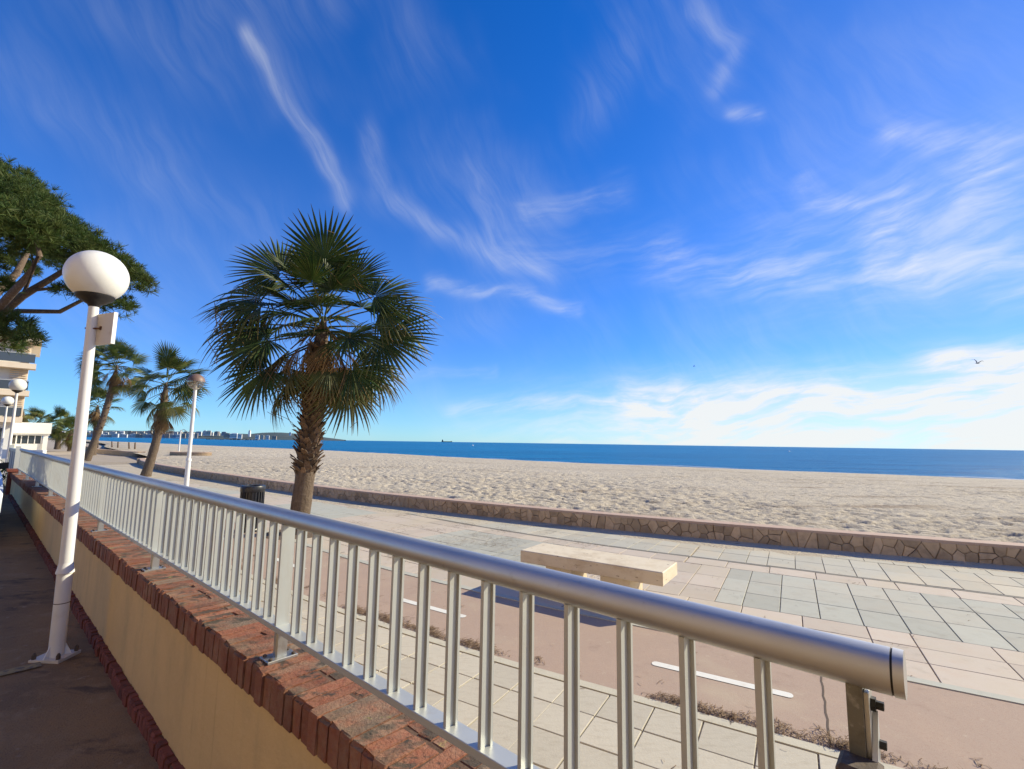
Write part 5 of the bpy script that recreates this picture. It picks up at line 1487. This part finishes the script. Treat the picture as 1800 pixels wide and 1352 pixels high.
for (x, yt_, yb_, w_, tone, kd) in ((398, 761, 767, 12, 'tan', 0), (410, 762, 768, 15, 'white', 1), (421, 763, 768.5, 9, 'white', 2), (380, 758, 763, 7, 'tan', 0), (366, 757.5, 763, 10, 'cream', 1), (452, 764.5, 770, 8, 'white', 0), (461, 764.5, 770, 6, 'cream', 0), (470, 765, 770.5, 7, 'white', 2), (482, 766, 770.5, 9, 'tan', 2), (530, 764, 767, 5, 'cream', 2), (548, 766, 769, 5, 'white', 2), (510, 759.5, 763, 4, 'white', 2)):
    town_house(x, yt_, yb_, w_, 2600, tone, kd)
b = at(438.5, 766, 2650); tw_ = thing('church_tower', 'slender white tower rising above the town across the bay', 'tower', (b.x, b.y, max(0, b.z - 6)))
hh = at(438.5, 756.0, 2650).z - b.z + 6
mb = MB(); mb.box(-5, 5, -5, 5, 0, hh * 0.8); obj('shaft', mb, tb['white'], tw_)
mb = MB(); mb.box(-3.6, 3.6, -3.6, 3.6, hh * 0.8, hh * 0.93); mb.lathe([(4.5, hh * .93), (2.5, hh * .98), (0.3, hh * 1.05)], 10); obj('belfry', mb, tb['cream'], tw_)
# breakwater
p0_, p1_ = at(362, 773, 1300), at(456, 774.5, 1200)
mb = MB(); rr = random.Random(5)
for k in range(46):
    q = p0_.lerp(p1_, k / 45); s_ = rr.uniform(2.0, 4.2)
    c = Vector((q.x + rr.uniform(-2, 2), q.y + rr.uniform(-3, 3), SEA_Z + rr.uniform(-0.6, 0.5)))
    vs_ = [c + Vector((rr.uniform(-1, 1) * 0.3 + sx, rr.uniform(-.3, .3) + sy, rr.uniform(-.3, .3) + sz)) * s_ * 0.5 for sx in (-1, 1) for sy in (-1, 1) for sz in (-1, 1)]
    mb.add(vs_, [(0, 1, 3, 2), (4, 6, 7, 5), (0, 4, 5, 1), (2, 3, 7, 6), (0, 2, 6, 4), (1, 5, 7, 3)])
o = obj('breakwater', mb, M['rock']); tag(o, 'low dark rock breakwater lying off the town', 'breakwater'); o['kind'] = 'stuff'

# ship, buoys, gulls
D = 7500; b = at(785.5, 778.2, D); L_ = 18.5 / FPX * D
ship = thing('cargo_ship', 'dark cargo ship far out on the horizon', 'ship', (b.x, b.y, SEA_Z))
hs_ = L_ * 0.085
mb = MB(); mb.prism([(-L_ / 2, -10), (L_ * 0.42, -10), (L_ / 2, 0), (L_ * 0.42, 10), (-L_ / 2, 10)], -3, hs_ * 0.75); obj('hull', mb, M['ship'], ship)
mb = MB(); mb.box(-L_ * 0.47, -L_ * 0.36, -8, 8, hs_ * 0.7, hs_ * 2.3); mb.box(-L_ * 0.45, -L_ * 0.41, -4, 4, hs_ * 2.3, hs_ * 2.9); obj('bridge', mb, M['ship'], ship)
mb = MB(); mb.box(L_ * 0.38, L_ * 0.46, -6, 6, hs_ * 0.7, hs_ * 1.1); obj('forecastle', mb, M['ship'], ship)
for (x, y, D, lab) in ((831, 783.7, 300, 'small white buoy on the sea below the cargo ship'), (1387, 794.6, 420, 'small white buoy alone on the open sea under the pale clouds'), (564, 779.8, 330, 'small white buoy on the sea just beyond the large palm trunk')):
    q = ray(x, y); k_ = (SEA_Z - CAM_H) / q.z; q = Vector((0, 0, CAM_H)) + q * k_
    r_ = 0.9 * q.length / 500
    mb = MB(); mb.lathe([(r_ * 0.5, -r_), (r_, -r_ * 0.2), (r_ * 0.95, r_ * 0.4), (r_ * 0.4, r_ * 0.9), (r_ * 0.12, r_ * 1.1), (r_ * 0.12, r_ * 2.0), (r_ * 0.02, r_ * 2.1)], 12)
    tag(obj('buoy', mb, M['buoy'], None, (q.x, q.y, SEA_Z)), lab, 'buoy')
def gull(loc, span, rz, label, lift):
    mb = MB(); body = []
    for i, (x, r_) in enumerate(((-0.26, 0.005), (-0.2, 0.03), (-0.08, 0.06), (0.06, 0.065), (0.16, 0.045), (0.22, 0.04), (0.27, 0.02), (0.31, 0.006))): body.append((x, r_))
    P = [Vector((x, 0, 0.03 * x)) for x, r_ in body]; mb.tube(P, [r_ for x, r_ in body], 10)
    for s_ in (-1, 1):
        W_ = [(0.10, 0.04, 0.03, -0.08), (0.12, 0.22, 0.03 + 0.16 * lift, -0.06), (0.06, 0.38, 0.03 + 0.24 * lift, -0.08), (-0.06, 0.58, 0.02 + 0.22 * lift, -0.13)]
        o_ = len(mb.v)
        for lead, y, z, trail in W_:
            mb.v += [(lead, s_ * y, z), (trail, s_ * y, z - 0.008), ((lead + trail) / 2, s_ * y, z + 0.014)]
        for k in range(3):
            a = o_ + 3 * k; mb.f += [(a, a + 3, a + 5, a + 2), (a + 2, a + 5, a + 4, a + 1), (a, a + 1, a + 4, a + 3)]
        mb.f.append((o_, o_ + 2, o_ + 1))
    mb.add([(-0.22, -0.02, -0.005), (-0.22, 0.02, -0.005), (-0.38, 0.07, -0.02), (-0.38, -0.07, -0.02), (-0.3, 0, 0.0)], [(0, 1, 4), (1, 2, 4), (2, 3, 4), (3, 0, 4)])
    o = obj('gull', mb, M['gull'], None, loc); o.rotation_euler = (R(20), 0, rz); o.scale = (span, span, span)
    return tag(o, label, 'bird')
gull(at(1718, 638.5, 48), 0.95, R(10), 'gull in flight before the bright low cloud, wings raised', 1.3)
gull(at(1220, 644, 120), 0.9, R(170), 'tiny distant gull over the sea in clear blue sky', 0.5)
